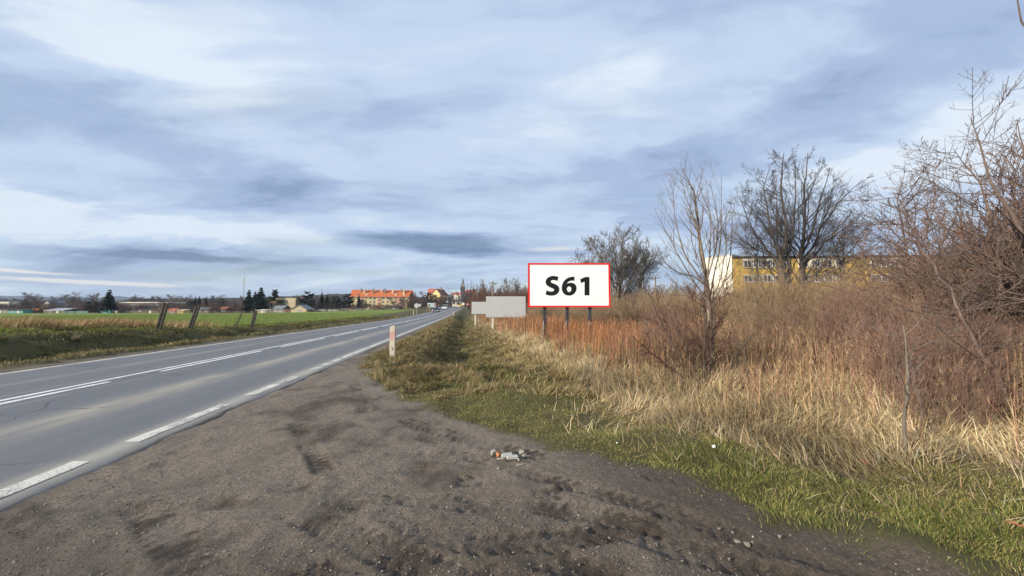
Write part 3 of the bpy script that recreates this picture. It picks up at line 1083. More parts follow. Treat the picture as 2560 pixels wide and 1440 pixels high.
rubble_box('concrete_block', 'rear grey concrete bar of the rubble heap, behind the nearer bar', 'rubble', 1267, 1127, 0.125, 0.055, 0.032, 0.16, M['block'])
rubble_box('concrete_block', 'front grey concrete bar of the rubble heap, nearest the camera', 'rubble', 1281, 1138, 0.12, 0.05, 0.034, 0.17, M['block'])
rubble_box('concrete_block', 'small grey chip beside the lower orange brick fragment', 'rubble', 1260, 1135, 0.05, 0.03, 0.03, 0.1, M['block'])
for k, (px, py, r, mt, lb) in enumerate([
    (1244, 1123, (0.024, 0.024, 0.020), 'brick', 'upper orange brick fragment at the left end of the rubble heap'),
    (1247, 1134, (0.027, 0.025, 0.020), 'brick', 'lower orange brick fragment in front of the upper one'),
    (1236, 1132, (0.034, 0.032, 0.035), 'stone', 'whitish stone at the far left of the rubble heap'),
    (1303, 1126, (0.036, 0.028, 0.024), 'stone', 'rounded stone at the upper right of the rubble heap'),
    (1310, 1134, (0.033, 0.022, 0.018), 'stone', 'flat stone just right of the front concrete bar'),
    (1321, 1138, (0.026, 0.02, 0.015), 'stone', 'small stone furthest right in the rubble heap'),
    (1296, 1142, (0.020, 0.016, 0.014), 'stone', 'little stone below the right end of the front concrete bar'),
    (1252, 1140, (0.045, 0.018, 0.012), 'stone', 'flat slab half sunk in front of the brick fragments'),
    (1297, 1152, (0.050, 0.012, 0.010), 'stone', 'thin pale splinter lying in front of the rubble heap'),
    (1246, 1162, (0.013, 0.010, 0.009), 'stone', 'tiny pale pebble beside the tyre print'),
]):
    x, y = gpt(px, py)
    lump('brick_fragment' if mt == 'brick' else 'stone', lb, 'rubble', x, y, r, M[mt], 20 + k, 1.0, 'rubble on the dirt', 0.12)
M['clod'] = plain('dried_clod', (0.25, 0.215, 0.175), 0.95, 0.2, 20.0, bump=0.4)
M['paper'] = plain('white_paper', (0.8, 0.82, 0.84), 0.8, 0.05)
M['leaf'] = plain('dry_brown_leaf', (0.30, 0.13, 0.05), 0.8, 0.25, 15.0)
x, y = gpt(1773, 1113)
lump('paper_scrap', 'crumpled white paper scrap in the grass at the straw edge', 'litter', x, y, (0.024, 0.018, 0.016), M['paper'], 41, sink=-0.6)
x, y = gpt(1537, 1100)
lump('paper_scrap', 'tiny white paper scrap in the grass nearer the rubble heap', 'litter', x, y, (0.016, 0.01, 0.008), M['paper'], 42, sink=-1.2)


def dry_leaf(px, py, s, label, seed):
    x, y = gpt(px, py)
    rg = random.Random(seed)
    b = bmesh.new()
    ring = []
    for i in range(15):
        a = 2 * PI * i / 15
        r = s * (1.0 if i % 3 == 0 else 0.55 if i % 3 == 1 else 0.7) * rg.uniform(0.85, 1.1)
        ring.append(b.verts.new((r * math.cos(a), r * 0.7 * math.sin(a), rg.uniform(0.0, 0.35) * s)))
    c = b.verts.new((0, 0, 0.0))
    for i in range(15):
        b.faces.new((c, ring[i], ring[(i + 1) % 15]))
    me = bpy.data.meshes.new('dry_leaf')
    b.to_mesh(me)
    b.free()
    me.materials.append(M['leaf'])
    o = obj('dry_leaf', me, None, (x, y, hz(x, y) + 0.055), rg.uniform(0, 6))
    tag(o, label, 'leaf', 'dry brown leaves in the grass')


dry_leaf(2140, 1158, 0.06, 'large dry brown leaf at the foot of the straw', 1)
dry_leaf(2497, 1312, 0.05, 'dry brown leaf lying in the green grass, lower right', 2)
CLODS = ['pale clod at the left of the cluster on the churned dark soil', 'largest pale clod in the cluster on the churned soil', 'small pale clod touching the largest one on its right', 'pale clod behind the cluster on the churned soil', 'tiny pale clod furthest back on the churned soil', 'lone pale clod nearest the grass on the churned soil', 'tiny lone pale clod left of the cluster on the dark soil']
for k, (px, py, r) in enumerate([(1822, 1335, .020), (1845, 1343, .024), (1858, 1338, .014), (1812, 1312, .013), (1780, 1303, .012), (1925, 1322, .022), (1708, 1360, .01)]):
    x, y = gpt(px, py)
    lump('clod', CLODS[k], 'clod', x, y, (r, r * 0.7, r * 0.6), M['clod'], 60 + k, 1.0, 'pale clods on the churned soil', 0.3)


# ------------------------------------------------------------------ grass, straw, weeds
RNG = np.random.default_rng(11)


def scatter(rho0, x0, x1, y0, y1, keep, d0=6.0, power=1.3, margin=420):
    """points on the ground in a box, rho0 per square metre as far as d0 and thinning beyond, only near what the view can reach"""
    u0, u1 = (-1280 - margin) / F, (1280 + margin) / F
    yy = np.linspace(max(y0, 1.2), y1, 800)
    rho = np.minimum(1.0, (d0 / yy) ** power) * yy
    cdf = np.concatenate([[0], np.cumsum((rho[1:] + rho[:-1]) / 2 * np.diff(yy))])
    # the part of the fan inside the box only
    ua, ub = max(u0, x0 / max(y0, 1.2) if x0 < 0 else x0 / y1), min(u1, x1 / max(y0, 1.2) if x1 > 0 else x1 / y1)
    n = int(rho0 * cdf[-1] * (ub - ua))
    y = np.interp(RNG.random(n) * cdf[-1], cdf, yy)
    x = RNG.uniform(ua, ub, n) * y
    ok = (x > x0) & (x < x1)
    x, y = x[ok], y[ok]
    k = RNG.random(len(x)) < keep(x, y)
    x, y = x[k], y[k]
    return np.stack([x, y, height(x, y, True)], 1)


def blades(P, H, W, az, lean, bend, col, phi=None, seg=2):
    """leaf or stalk ribbons: seg+1 rings, tapering to a point"""
    n = len(P)
    H, W, az, lean, bend = (np.broadcast_to(np.asarray(v, float), (n,)) for v in (H, W, az, lean, bend))
    if phi is None:
        phi = RNG.uniform(0, 2 * PI, n)
    side = np.stack([np.cos(phi), np.sin(phi), np.zeros(n)], 1)
    dirh = np.stack([np.cos(az), np.sin(az), np.zeros(n)], 1)
    up = np.array([0, 0, 1.0])
    p = P.copy()
    rings = [p.copy()]
    for k in range(seg):
        th = lean + bend * (k / max(1, seg - 1) if seg > 1 else 0.5)
        p = p + (H / seg)[:, None] * (np.sin(th)[:, None] * dirh + np.cos(th)[:, None] * up)
        rings.append(p.copy())
    V = np.zeros((n, 2 * seg + 1, 3))
    for k in range(seg):
        w = (W * (1 - 0.55 * k / seg) * 0.5)[:, None]
        V[:, 2 * k] = rings[k] - side * w
        V[:, 2 * k + 1] = rings[k] + side * w
    V[:, 2 * seg] = rings[seg]
    b = (np.arange(n) * (2 * seg + 1))[:, None]
    Qs = [b + np.array([[2 * k, 2 * k + 1, 2 * k + 3, 2 * k + 2]]) for k in range(seg - 1)]
    T = b + np.array([[2 * seg - 2, 2 * seg - 1, 2 * seg]])
    C = np.repeat(np.asarray(col)[:, None, :], 2 * seg + 1, 1)
    return V.reshape(-1, 3), (np.concatenate(Qs) if Qs else np.zeros((0, 4), int)), T, C.reshape(-1, 3), rings


def join(parts):
    Vs, Qs, Ts, Cs, k = [], [], [], [], 0
    for V, Q, T, C in parts:
        Vs.append(V)
        Qs.append(Q + k)
        Ts.append(T + k)
        Cs.append(C)
        k += len(V)
    return np.concatenate(Vs), np.concatenate(Qs), np.concatenate(Ts), np.concatenate(Cs)


def palette(n, cols, wts, jit=0.18):
    cols = np.asarray(cols, float)
    wts = np.asarray(wts, float)
    i = RNG.choice(len(cols), n, p=wts / wts.sum())
    return cols[i] * (1 + RNG.normal(0, jit, (n, 1))).clip(0.45, 1.6) * (1 + RNG.normal(0, 0.05, (n, 3)))


M['blade'] = leafy('grass_blades', 0.3)
M['stalk'] = leafy('dry_stalks', 0.15)
GREENS = [(0.100, 0.125, 0.030), (0.140, 0.160, 0.042), (0.070, 0.092, 0.026), (0.23, 0.205, 0.080), (0.36, 0.29, 0.15)]
TANS = [(0.50, 0.385, 0.21), (0.58, 0.465, 0.28), (0.38, 0.275, 0.145), (0.25, 0.175, 0.095), (0.66, 0.55, 0.36)]


def stuff(name, parts, mat):
    V, Q, T, C = join(parts)
    o = obj(name, mesh_np(name, V, [Q, T], mat, {'tint': C}))
    print('STUFF', name, 2 * len(Q) + len(T))
    return tag(o, kind='stuff')


def green_strip():
    def keep(x, y):
        d = sdist(x, y, DIRT) + (fbm(x * 2.2, y * 2.2, 3, 51) - 0.5) * 0.7
        s = sdist(x, y, STRAW)
        t = road_t(x, y)
        patch = sst(fbm(x * 1.6, y * 1.6, 3, 81), 0.24, 0.5)
        return sst(d, -0.10, 0.32) * sst(s, -0.45, -0.05) * (0.25 + 0.75 * patch) * (t > 4.3)
    P = scatter(7200, -6, 9, 1.6, 13, keep, 3.2, 1.5)
    n = len(P)
    lush = sst(fbm(P[:, 0] * 1.1, P[:, 1] * 1.1, 3, 84), 0.4, 0.62) * (1 - 0.55 * sst(P[:, 0], 2.8, 4.6))
    d = np.hypot(P[:, 0], P[:, 1])
    H = RNG.uniform(0.02, 0.052, n) * (0.7 + 0.7 * lush)
    W = 0.0018 + 0.00055 * d
    col = palette(n, GREENS, [4, 4, 3, 2, 0.5])
    dry = palette(n, [GREENS[3], (0.36, 0.285, 0.145), (0.27, 0.21, 0.105), (0.16, 0.145, 0.058)], [3, 2, 2, 3])
    pick = RNG.random(n) > (0.18 + 0.47 * lush)
    col[pick] = dry[pick]
    col = col * np.array([1.38, 1.42, 1.18])
    az = fbm(P[:, 0] * 3, P[:, 1] * 3, 2, 90) * 14 + RNG.normal(0, 0.7, n)
    V, Q, T, C, _ = blades(P, H, W, az, RNG.uniform(0.1, 0.9, n), RNG.uniform(0.2, 1.0, n), col)
    stuff('short_grass', [(V, Q, T, C)], M['blade'])


def verge_grass():
    parts = []

    def keep(x, y):
        t = road_t(x, y)
        d = sdist(x, y, DIRT) + (fbm(x * 2.2, y * 2.2, 3, 51) - 0.5) * 0.7
        s = sdist(x, y, STRAW)
        lumpy = sst(fbm(x * 2.4, y * 2.4, 3, 9), 0.36, 0.52)
        return sst(d, -0.05, 0.3) * sst(s, -0.8, 0.4) * sst(t, 4.15, 4.7) * (0.22 + 0.78 * lumpy)
    P = scatter(1350, -26, 5, 6.5, 62, keep, 9.0, 1.5, 100)
    n = len(P)
    d = np.hypot(P[:, 0], P[:, 1])
    t = road_t(P[:, 0], P[:, 1])
    nz = fbm(P[:, 0] * 1.3, P[:, 1] * 1.3, 3, 101)
    H = RNG.uniform(0.06, 0.16, n) * (0.45 + 1.25 * sst(fbm(P[:, 0] * 2.4, P[:, 1] * 2.4, 3, 9), 0.38, 0.62))
    W = 0.004 + 0.0011 * d
    g = palette(n, [(0.125, 0.125, 0.045), (0.17, 0.16, 0.060), (0.11, 0.135, 0.038)], [2, 2, 1.5])
    b = palette(n, [(0.27, 0.21, 0.12), (0.20, 0.16, 0.088), (0.38, 0.29, 0.165), (0.14, 0.11, 0.065)], [3, 3, 2.5, 1])
    strawy = palette(n, [TANS[0], TANS[2], TANS[1]], [2, 2, 1])
    col = b
    k = RNG.random(n) < 0.10 + 0.50 * sst(nz, 0.45, 0.65) * sst(t, 5.0, 7.5)
    col[k] = g[k]
    k = RNG.random(n) < 0.72 * sst(t, 7.8, 10.5) * sst(nz, 0.3, 0.5)
    col[k] = strawy[k]
    col = col * np.array([1.18, 1.16, 1.05])
    az = fbm(P[:, 0] * 1.2, P[:, 1] * 1.2, 2, 95) * 12 + RNG.normal(0, 0.6, n)
    V, Q, T, C, _ = blades(P, H, W, az, RNG.uniform(0.3, 1.1, n), RNG.uniform(0.2, 0.9, n), col)
    stuff('verge_grass', [(V, Q, T, C)], M['blade'])


def left_bank():
    def keep(x, y):
        tl = -road_t(x, y)
        lumpy = sst(fbm(x * 0.9, y * 0.9, 3, 5), 0.3, 0.55)
        return (sst(tl, 4.25, 4.6) * (1 - sst(tl, 11.5, 14.5)) * (0.3 + 0.7 * lumpy))
    P = scatter(330, -60, -8, 5, 75, keep, 14.0, 1.4, 80)
    n = len(P)
    tl = -road_t(P[:, 0], P[:, 1])
    d = np.hypot(P[:, 0], P[:, 1])
    nz = fbm(P[:, 0] * 0.7, P[:, 1] * 0.7, 3, 111)
    H = RNG.uniform(0.07, 0.17, n) * (0.6 + 0.9 * sst(fbm(P[:, 0] * 0.9, P[:, 1] * 0.9, 3, 5), 0.35, 0.65))
    W = 0.005 + 0.0010 * d
    dark = palette(n, [(0.10, 0.092, 0.035), (0.14, 0.125, 0.048), (0.085, 0.09, 0.030), (0.22, 0.18, 0.085)], [3, 3, 3, 2])
    lush = palette(n, [(0.23, 0.29, 0.055), (0.32, 0.33, 0.08), (0.18, 0.22, 0.05)], [3, 2, 2])
    pale = palette(n, [TANS[0], (0.34, 0.27, 0.13), (0.25, 0.22, 0.09)], [1, 2, 2])
    col = dark
    k = RNG.random(n) < 0.85 * sst(tl, 8.2, 9.4) * sst(nz, 0.36, 0.5)
    col[k] = lush[k]
    k = (RNG.random(n) < 0.9 * np.exp(-((tl - 4.9) / 0.34) ** 2)) | (RNG.random(n) < 0.22 * sst(nz, 0.5, 0.62))
    col[k] = pale[k]
    az = fbm(P[:, 0] * 0.9, P[:, 1] * 0.9, 2, 115) * 10 + RNG.normal(0, 0.6, n)
    V, Q, T, C, _ = blades(P, H, W, az, RNG.uniform(0.3, 1.1, n), RNG.uniform(0.3, 1.0, n), col)

    # pale tall grass standing behind the bank
    def keep2(x, y):
        tl = -road_t(x, y)
        s = x + 0.86 * y
        return sst(tl, 10.6, 12.0) * (1 - sst(tl, 18, 23)) * (1 - sst(y, 24, 31)) * sst(fbm(x * 0.5, y * 0.5, 3, 121), 0.3, 0.5)
    P2 = scatter(170, -62, -10, 8, 40, keep2, 20.0, 1.2, 80)
    n2 = len(P2)
    gd = RNG.normal(0.0, 0.5, n2)
    V2, Q2, T2, C2, _ = blades(P2, RNG.uniform(0.28, 0.75, n2) * (0.6 + 0.7 * fbm(P2[:, 0] * .6, P2[:, 1] * .6, 2, 3)), 0.006 + 0.0012 * np.hypot(P2[:, 0], P2[:, 1]), gd, RNG.uniform(0.05, 0.5, n2), RNG.uniform(0.1, 0.7, n2),
                               palette(n2, [(0.48, 0.35, 0.18), (0.42, 0.29, 0.14), (0.34, 0.22, 0.11), (0.56, 0.44, 0.25)], [3, 3, 2, 2]))
    stuff('bank_grass', [(V, Q, T, C)], M['blade'])
    stuff('tall_dry_grass', [(V2, Q2, T2, C2)], M['stalk'])

    # the crop on the field, sparse young blades
    def keep3(x, y):
        tl = -road_t(x, y)
        return sst(tl, 10.5, 13.5)
    P3 = scatter(60, -120, -10, 14, 110, keep3, 20.0, 1.5, 60)
    n3 = len(P3)
    V3, Q3, T3, C3, _ = blades(P3, RNG.uniform(0.05, 0.13, n3), 0.008 + 0.0011 * np.hypot(P3[:, 0], P3[:, 1]), RNG.uniform(0, 6.3, n3), RNG.uniform(0.1, 0.8, n3), RNG.uniform(0.1, 0.7, n3),
                               palette(n3, [(0.17, 0.235, 0.045), (0.215, 0.28, 0.058), (0.23, 0.23, 0.075)], [3, 2, 1.3]), seg=1)
    stuff('field_crop', [(V3, Q3, T3, C3)], M['blade'])


def straw_and_weeds():
    parts = []
    # matted straw along the front
    def keep(x, y):
        s = -sdist(x, y, STRAW) + (fbm(x * 1.5, y * 1.5, 3, 131) - 0.5) * 1.0
        return np.maximum(sst(s, -0.12, 0.30), 0.09 * sst(s, -1.3, -0.1) * sst(sdist(x, y, DIRT), 0.0, 0.3)) * (1 - 0.62 * sst(s, 1.6, 4.0)) * (1 - sst(y, 45, 60))
    P = scatter(2550, -16, 20, 2.6, 60, keep, 4.6, 1.6, 420)
    n = len(P)
    d = np.hypot(P[:, 0], P[:, 1])
    s = -sdist(P[:, 0], P[:, 1], STRAW)
    P[:, 2] += RNG.uniform(0, 1, n) ** 2 * np.clip(0.06 + 0.09 * s, 0.03, 0.22)
    az = fbm(P[:, 0] * 0.8, P[:, 1] * 0.8, 3, 135) * 16 + RNG.normal(0, 0.75, n)
    flat = RNG.random(n) < 0.74 - 0.22 * sst(s, 0.8, 3.0)
    lean = np.where(flat, RNG.uniform(0.85, 1.5, n), RNG.uniform(0.1, 0.75, n))
    H = RNG.uniform(0.18, 0.58, n) * np.clip(0.5 + 0.20 * s, 0.45, 1.1)
    W = 0.0032 + 0.00075 * d
    col = palette(n, TANS, [4, 3, 3, 1.5, 1.6]) * (0.62 + 0.72 * sst(fbm(P[:, 0] * 1.1, P[:, 1] * 1.1, 4, 161), 0.25, 0.75))[:, None]
    V, Q, T, C, _ = blades(P, H, W, az, lean, RNG.uniform(0.0, 0.55, n), col)
    stuff('matted_straw', [(V, Q, T, C)], M['stalk'])

    # standing stems: rusty in the middle distance, browner to the right
    def keep2(x, y):
        s = -sdist(x, y, STRAW) + (fbm(x * 0.8, y * 0.8, 3, 141) - 0.5) * 1.6
        cl = sst(fbm(x * 0.7, y * 0.7, 3, 143), 0.28, 0.52)
        bush = np.exp(-(((x - 3.7) / 1.3) ** 2 + ((y - 6.9) / 1.1) ** 2))
        return np.clip(sst(s, 0.55, 2.5 - 0.8 * sst(y, 7, 11)) * (0.12 + 0.88 * cl) + 0.05 * sst(s, 0.4, 1.0), 0, 1) * (1 - 0.85 * bush) * (1 - sst(y, 55, 75))
    P = scatter(168, -14, 42, 3.4, 75, keep2, 8.0, 1.3, 420)
    n = len(P)
    d = np.hypot(P[:, 0], P[:, 1])
    rust = np.exp(-((P[:, 0] / P[:, 1] - 0.20) / 0.26) ** 2) * sst(P[:, 1], 7, 11) * (1 - 0.5 * sst(P[:, 1], 30, 50))
    H = RNG.uniform(0.65, 1.28, n) * (0.72 + 0.5 * fbm(P[:, 0] * 0.5, P[:, 1] * 0.5, 2, 147)) * (0.72 + 0.28 * sst(d, 5, 10))
    W = 0.0048 + 0.00075 * d
    browns = palette(n, [(0.32, 0.205, 0.12), (0.42, 0.30, 0.175), (0.27, 0.165, 0.10), (0.24, 0.135, 0.095)], [3, 3, 2, 2])
    rusts = palette(n, [(0.44, 0.195, 0.080), (0.36, 0.165, 0.085), (0.50, 0.25, 0.115), (0.30, 0.155, 0.10)], [3, 3, 2, 2])
    k = RNG.random(n) < rust * 0.9
    col = np.where(k[:, None], rusts, browns)
    col = col * (0.66 + 0.66 * sst(fbm(P[:, 0] * 0.8, P[:, 1] * 0.8, 4, 163), 0.25, 0.75))[:, None]
    az = fbm(P[:, 0] * 0.6, P[:, 1] * 0.6, 2, 149) * 12 + RNG.normal(0, 0.8, n)
    lean = np.abs(RNG.normal(0, 0.13, n)) + 0.3 * (RNG.random(n) < 0.10)
    V, Q, T, C, R = blades(P, H, W, az, lean, RNG.normal(0.06, 0.16, n), col, seg=3)
    parts = [(V, Q, T, C)]
    # seed heads and side shoots on the upper half of each stem
    m = 3
    idx = np.repeat(np.arange(n), m)
    u = RNG.uniform(0.42, 0.98, n * m) * 3
    k0 = np.minimum(u.astype(int), 2)
    Rk = np.stack(R, 1)
    Pb = Rk[idx, k0] + (Rk[idx, k0 + 1] - Rk[idx, k0]) * (u - k0)[:, None]
    L = RNG.uniform(0.08, 0.24, n * m) * (1.25 - u / 3 * 0.6)
    V, Q, T, C, _ = blades(Pb, L, (0.0042 + 0.00075 * d)[idx], RNG.uniform(0, 6.3, n * m), RNG.uniform(0.3, 0.85, n * m), RNG.uniform(-0.4, 0.2, n * m), col[idx] * RNG.uniform(0.8, 1.15, (n * m, 1)), seg=1)
    parts.append((V, Q, T, C))
    stuff('tall_weeds', parts, M['stalk'])


green_strip()
verge_grass()
left_bank()
straw_and_weeds()


# ------------------------------------------------------------------ trees
def norm(v):
    return v / np.maximum(np.linalg.norm(v, axis=-1, keepdims=True), 1e-9)


def run_branch(rg, p0, d0, L, P, wig, up, out_grav=0.0):
    """polylines from starts p0 (n,3) and directions d0, with wander and an upward pull"""
    n = len(p0)
    pts = np.zeros((n, P, 3))
    pts[:, 0] = p0
    d = norm(d0)
    st = (L / (P - 1))[:, None]
    for k in range(1, P):
        d = norm(d + rg.normal(0, wig, (n, 3)) + np.array([0, 0, 1.0]) * up)
        pts[:, k] = pts[:, k - 1] + d * st
    return pts


def spawn(rg, pts, rad, per, t0, t1, ratio, ang, P, wig, up, rr, rmin, fall=0.55, maxn=None, lift=0.0, absL=None):
    """side branches on every polyline of a level"""
    n, Pp, _ = pts.shape
    L = np.linalg.norm(np.diff(pts, axis=1), axis=2).sum(1)
    cnt = np.maximum(1, rg.poisson(per * np.ones(n) if maxn is None else np.minimum(per * L, maxn)))
    idx = np.repeat(np.arange(n), cnt)
    m = len(idx)
    t = rg.uniform(t0, t1, m)
    u = t * (Pp - 1)
    k = np.minimum(u.astype(int), Pp - 2)
    f = (u - k)[:, None]
    a, b = pts[idx, k], pts[idx, k + 1]
    p0 = a + (b - a) * f
    tan = norm(b - a)
    perp = norm(np.cross(tan, rg.normal(0, 1, (m, 3))))
    an = np.radians(rg.normal(ang, ang * 0.18, m))[:, None]
    d = np.cos(an) * tan + np.sin(an) * perp + np.array([0, 0, lift])
    ln = (L[idx] if absL is None else absL) * ratio * (1 - fall * t) * rg.uniform(0.65, 1.2, m)
    q = run_branch(rg, p0, d, ln, P, wig, up)
    r0 = np.maximum(rmin, (rad[idx, k] * (1 - f[:, 0]) + rad[idx, k + 1] * f[:, 0]) * rr)
    r = r0[:, None] * np.linspace(1, 0.35, P)[None, :]
    return q, np.maximum(r, rmin * 0.55)


def tubes(pts, rad, sides):
    n, P, _ = pts.shape
    tan = np.zeros_like(pts)
    tan[:, 1:-1] = pts[:, 2:] - pts[:, :-2]
    tan[:, 0] = pts[:, 1] - pts[:, 0]
    tan[:, -1] = pts[:, -1] - pts[:, -2]
    tan = norm(tan)
    ref = np.where(np.abs(tan[:, :1, 2:3]) > 0.85, np.array([1.0, 0.13, 0.0]), np.array([0.1, 0.0, 1.0]))
    ref = np.broadcast_to(ref, tan.shape)
    u = norm(np.cross(tan, ref))
    v = np.cross(tan, u)
    a = np.arange(sides) * 2 * PI / sides
    ring = pts[:, :, None, :] + rad[:, :, None, None] * (np.cos(a)[None, None, :, None] * u[:, :, None, :] + np.sin(a)[None, None, :, None] * v[:, :, None, :])
    V = ring.reshape(-1, 3)
    base = (np.arange(n) * P * sides)[:, None, None] + (np.arange(P - 1) * sides)[None, :, None]
    s = np.arange(sides)[None, None, :]
    s2 = (s + 1) % sides
    Q = np.stack([base + s, base + s2, base + sides + s2, base + sides + s], -1).reshape(-1, 4)
    return V, Q


def merge(levels, sides):
    Vs, Qs, k = [], [], 0
    for (p, r), s in zip(levels, sides):
        V, Q = tubes(p, r, s)
        Vs.append(V)
        Qs.append(Q + k)
        k += len(V)
    return np.concatenate(Vs), np.concatenate(Qs)


def resample(poly, P):
    poly = np.asarray(poly, float)
    s = np.concatenate([[0], np.cumsum(np.linalg.norm(np.diff(poly, axis=0), axis=1))])
    q = np.linspace(0, s[-1], P)
    return np.stack([np.interp(q, s, poly[:, i]) for i in range(3)], 1)


TRIS = {'n': 0}


def tree_thing(name, label, cat, base, trunk_lv, crown_lv, mat, ts=(7,), cs=(5, 4, 3, 3), group=None, crown_mat=None):
    """levels hold points relative to the base"""
    t = thing(name, label, cat, base, 0, group)
    V, Q = merge(trunk_lv, ts)
    obj('trunk', mesh_np('trunk', V, [Q], mat, None, True), t)
    n = len(Q)
    if crown_lv:
        V, Q = merge(crown_lv, cs)
        obj('crown', mesh_np('crown', V, [Q], crown_mat or mat, None, True), t)
        n += len(Q)
    TRIS['n'] += 2 * n
    print('TREE', name, 2 * n)
    return t


M['bark_grey'] = bark('grey_bark', (0.10, 0.085, 0.07), (0.25, 0.215, 0.175))
M['bark_dark'] = bark('dark_bark', (0.055, 0.046, 0.042), (0.12, 0.10, 0.088), 3.0)
M['bark_pale'] = bark('pale_bark', (0.105, 0.082, 0.066), (0.27, 0.22, 0.17), 9.0)
M['bark_plum'] = bark('plum_bark', (0.075, 0.052, 0.046), (0.20, 0.145, 0.115), 7.0)
M['twig_red'] = bark('red_brown_twigs', (0.165, 0.098, 0.074), (0.34, 0.22, 0.165), 2.0)
M['twig_brown'] = bark('brown_twigs', (0.205, 0.142, 0.084), (0.42, 0.31, 0.185), 2.0)
M['twig_bush'] = bark('dark_bush_twigs', (0.075, 0.040, 0.032), (0.17, 0.095, 0.072), 2.0)
M['twig_plum'] = bark('plum_twigs', (0.10, 0.066, 0.056), (0.23, 0.155, 0.125), 2.0)
M['twig_far'] = bark('far_twigs', (0.085, 0.068, 0.062), (0.17, 0.14, 0.125), 0.6)


def young_tree():
    """the pale young tree right of the billboard: straight stem, fan of rising limbs"""
    rg = np.random.default_rng(5)
    Y = 13.0
    base = at(1776, 888, Y)
    bz = hz(base.x, Y)
    B = np.array([base.x, Y, bz])

    def W(px, py, dy=0.0):
        p = at(px, py, Y + dy)
        return np.array(p) - B
    tr = [np.array([0, 0, -0.15]), W(1773, 840), W(1772, 790), W(1770, 740, .05), W(1766, 700, .1), W(1760, 660, .1), W(1750, 600, .2), W(1744, 540, .2), W(1736, 480, .25), W(1705, 420, .3)]
    trunk = resample(tr, 22)[None]
    H = np.linalg.norm(np.diff(trunk[0], axis=0), axis=1).sum()
    rt = np.interp(np.linspace(0, 1, 22), [0, 0.35, 0.5, 1], [0.105, 0.085, 0.05, 0.010])[None]
    limbs = [
        [(1772, 770), (1782, 700), (1800, 620), (1804, 560), (1802, 436)],
        [(1775, 760), (1790, 745), (1812, 700), (1826, 640), (1830, 560), (1842, 470)],
        [(1768, 750), (1735, 705), (1705, 655), (1675, 600), (1652, 555), (1636, 520)],
        [(1766, 715), (1740, 680), (1712, 640), (1690, 560), (1684, 500), (1684, 458)],
        [(1764, 700), (1750, 640), (1744, 570), (1718, 500), (1700, 440)],
        [(1768, 690), (1774, 640), (1778, 560), (1772, 520), (1745, 470), (1756, 440)],
        [(1770, 720), (1735, 690), (1690, 680), (1660, 655), (1640, 610)],
        [(1768, 700), (1790, 620), (1796, 560), (1775, 450)],
        [(1774, 815), (1800, 800), (1850, 790), (1905, 745)],
        [(1776, 830), (1830, 815), (1880, 795), (1940, 770)],
        [(1771, 760), (1740, 735), (1700, 715), (1670, 690)],
        [(1776, 755), (1800, 705), (1815, 620), (1814, 520)],
        [(1766, 700), (1730, 610), (1725, 540), (1728, 470)],
    ]
    L1, R1 = [], []
    for k, lb in enumerate(limbs):
        dy = rg.uniform(-0.9, 0.9)
        pts = [W(px, py, dy * i / len(lb)) for i, (px, py) in enumerate(lb)]
        L1.append(resample(pts, 12))
        R1.append(np.linspace(0.029 if k < 8 else 0.019, 0.006, 12))
    L1, R1 = np.array(L1), np.array(R1)
    L1 += rg.normal(0, 0.012, L1.shape) * np.linspace(0, 1, 12)[None, :, None]
    a2 = spawn(rg, np.concatenate([L1, resample(trunk[0][10:], 12)[None]]), np.concatenate([R1, rt[:, 10:]]), 13, 0.2, 0.97, 0.40, 32, 7, 0.06, 0.10, 0.55, 0.0058, 0.45)
    a3 = spawn(rg, *a2, 2.2, 0.25, 0.95, 0.42, 38, 5, 0.09, 0.08, 0.6, 0.0045, 0.4)
    a4 = spawn(rg, *a3, 0.8, 0.25, 0.95, 0.45, 42, 3, 0.1, 0.05, 0.6, 0.004, 0.4)
    tree_thing('young_tree', 'pale young bare tree with rising fan of limbs right of the S61 board', 'tree', B, [(trunk, rt)], [(L1, R1), a2, a3, a4], M['bark_pale'], (9,), (6, 4, 3, 3))


def twin_tree(px, tops, Y, label, seed, r0=0.34, spread=0.42, mat='bark_dark', hscale=1.0, per=15, name='bare_tree', base_py=715, n3=8):
    """an old bare tree: several rising leaders, each with ascending side branches and a fine spray"""
    rg = np.random.default_rng(seed)
    base = at(px, base_py, Y)
    bz = hz(base.x, Y)
    B = np.array([base.x, Y, bz])
    Ls, Rs = [], []
    for k, tp in enumerate(tops):
        pts = [np.array([0, 0, -0.3]) if k == 0 else np.array([0, 0, 0.8])]
        for i, (qx, qy) in enumerate(tp):
            p = np.array(at(qx, qy, Y + (k % 3 - 1) * 0.9 * (i + 1) / len(tp))) - B
            pts.append(p)
        q = resample(pts, 16)
        q[1:] += rg.normal(0, 0.10, (15, 3))
        Ls.append(q)
        Rs.append(np.interp(np.linspace(0, 1, 16), [0, 0.4, 1], [1.0, 0.62, 0.10]) * r0 * (1.0 if k == 0 else 0.72))
    Ls, Rs = np.array(Ls), np.array(Rs)
    H = np.linalg.norm(np.diff(Ls[0], axis=0), axis=1).sum()
    a2 = spawn(rg, Ls, Rs, per * 1.1, 0.15, 0.98, spread * 1.3, 42, 9, 0.06, 0.045, 0.42, 0.026, 0.80)
    a3 = spawn(rg, *a2, n3, 0.12, 0.97, 0.42, 36, 6, 0.08, 0.04, 0.5, 0.015, 0.5)
    a4 = spawn(rg, *a3, 5.4, 0.15, 1.0, 0.55, 34, 3, 0.08, 0.03, 0.55, 0.0115, 0.4)
    a5 = spawn(rg, *a4, 2.0, 0.2, 1.0, 0.85, 30, 2, 0.0, 0.02, 0.6, 0.0095, 0.3)
    tree_thing(name, label, 'tree', B, [(Ls, Rs)], [a2, a3, a4, a5], M[mat], (8,), (5, 4, 3, 3))


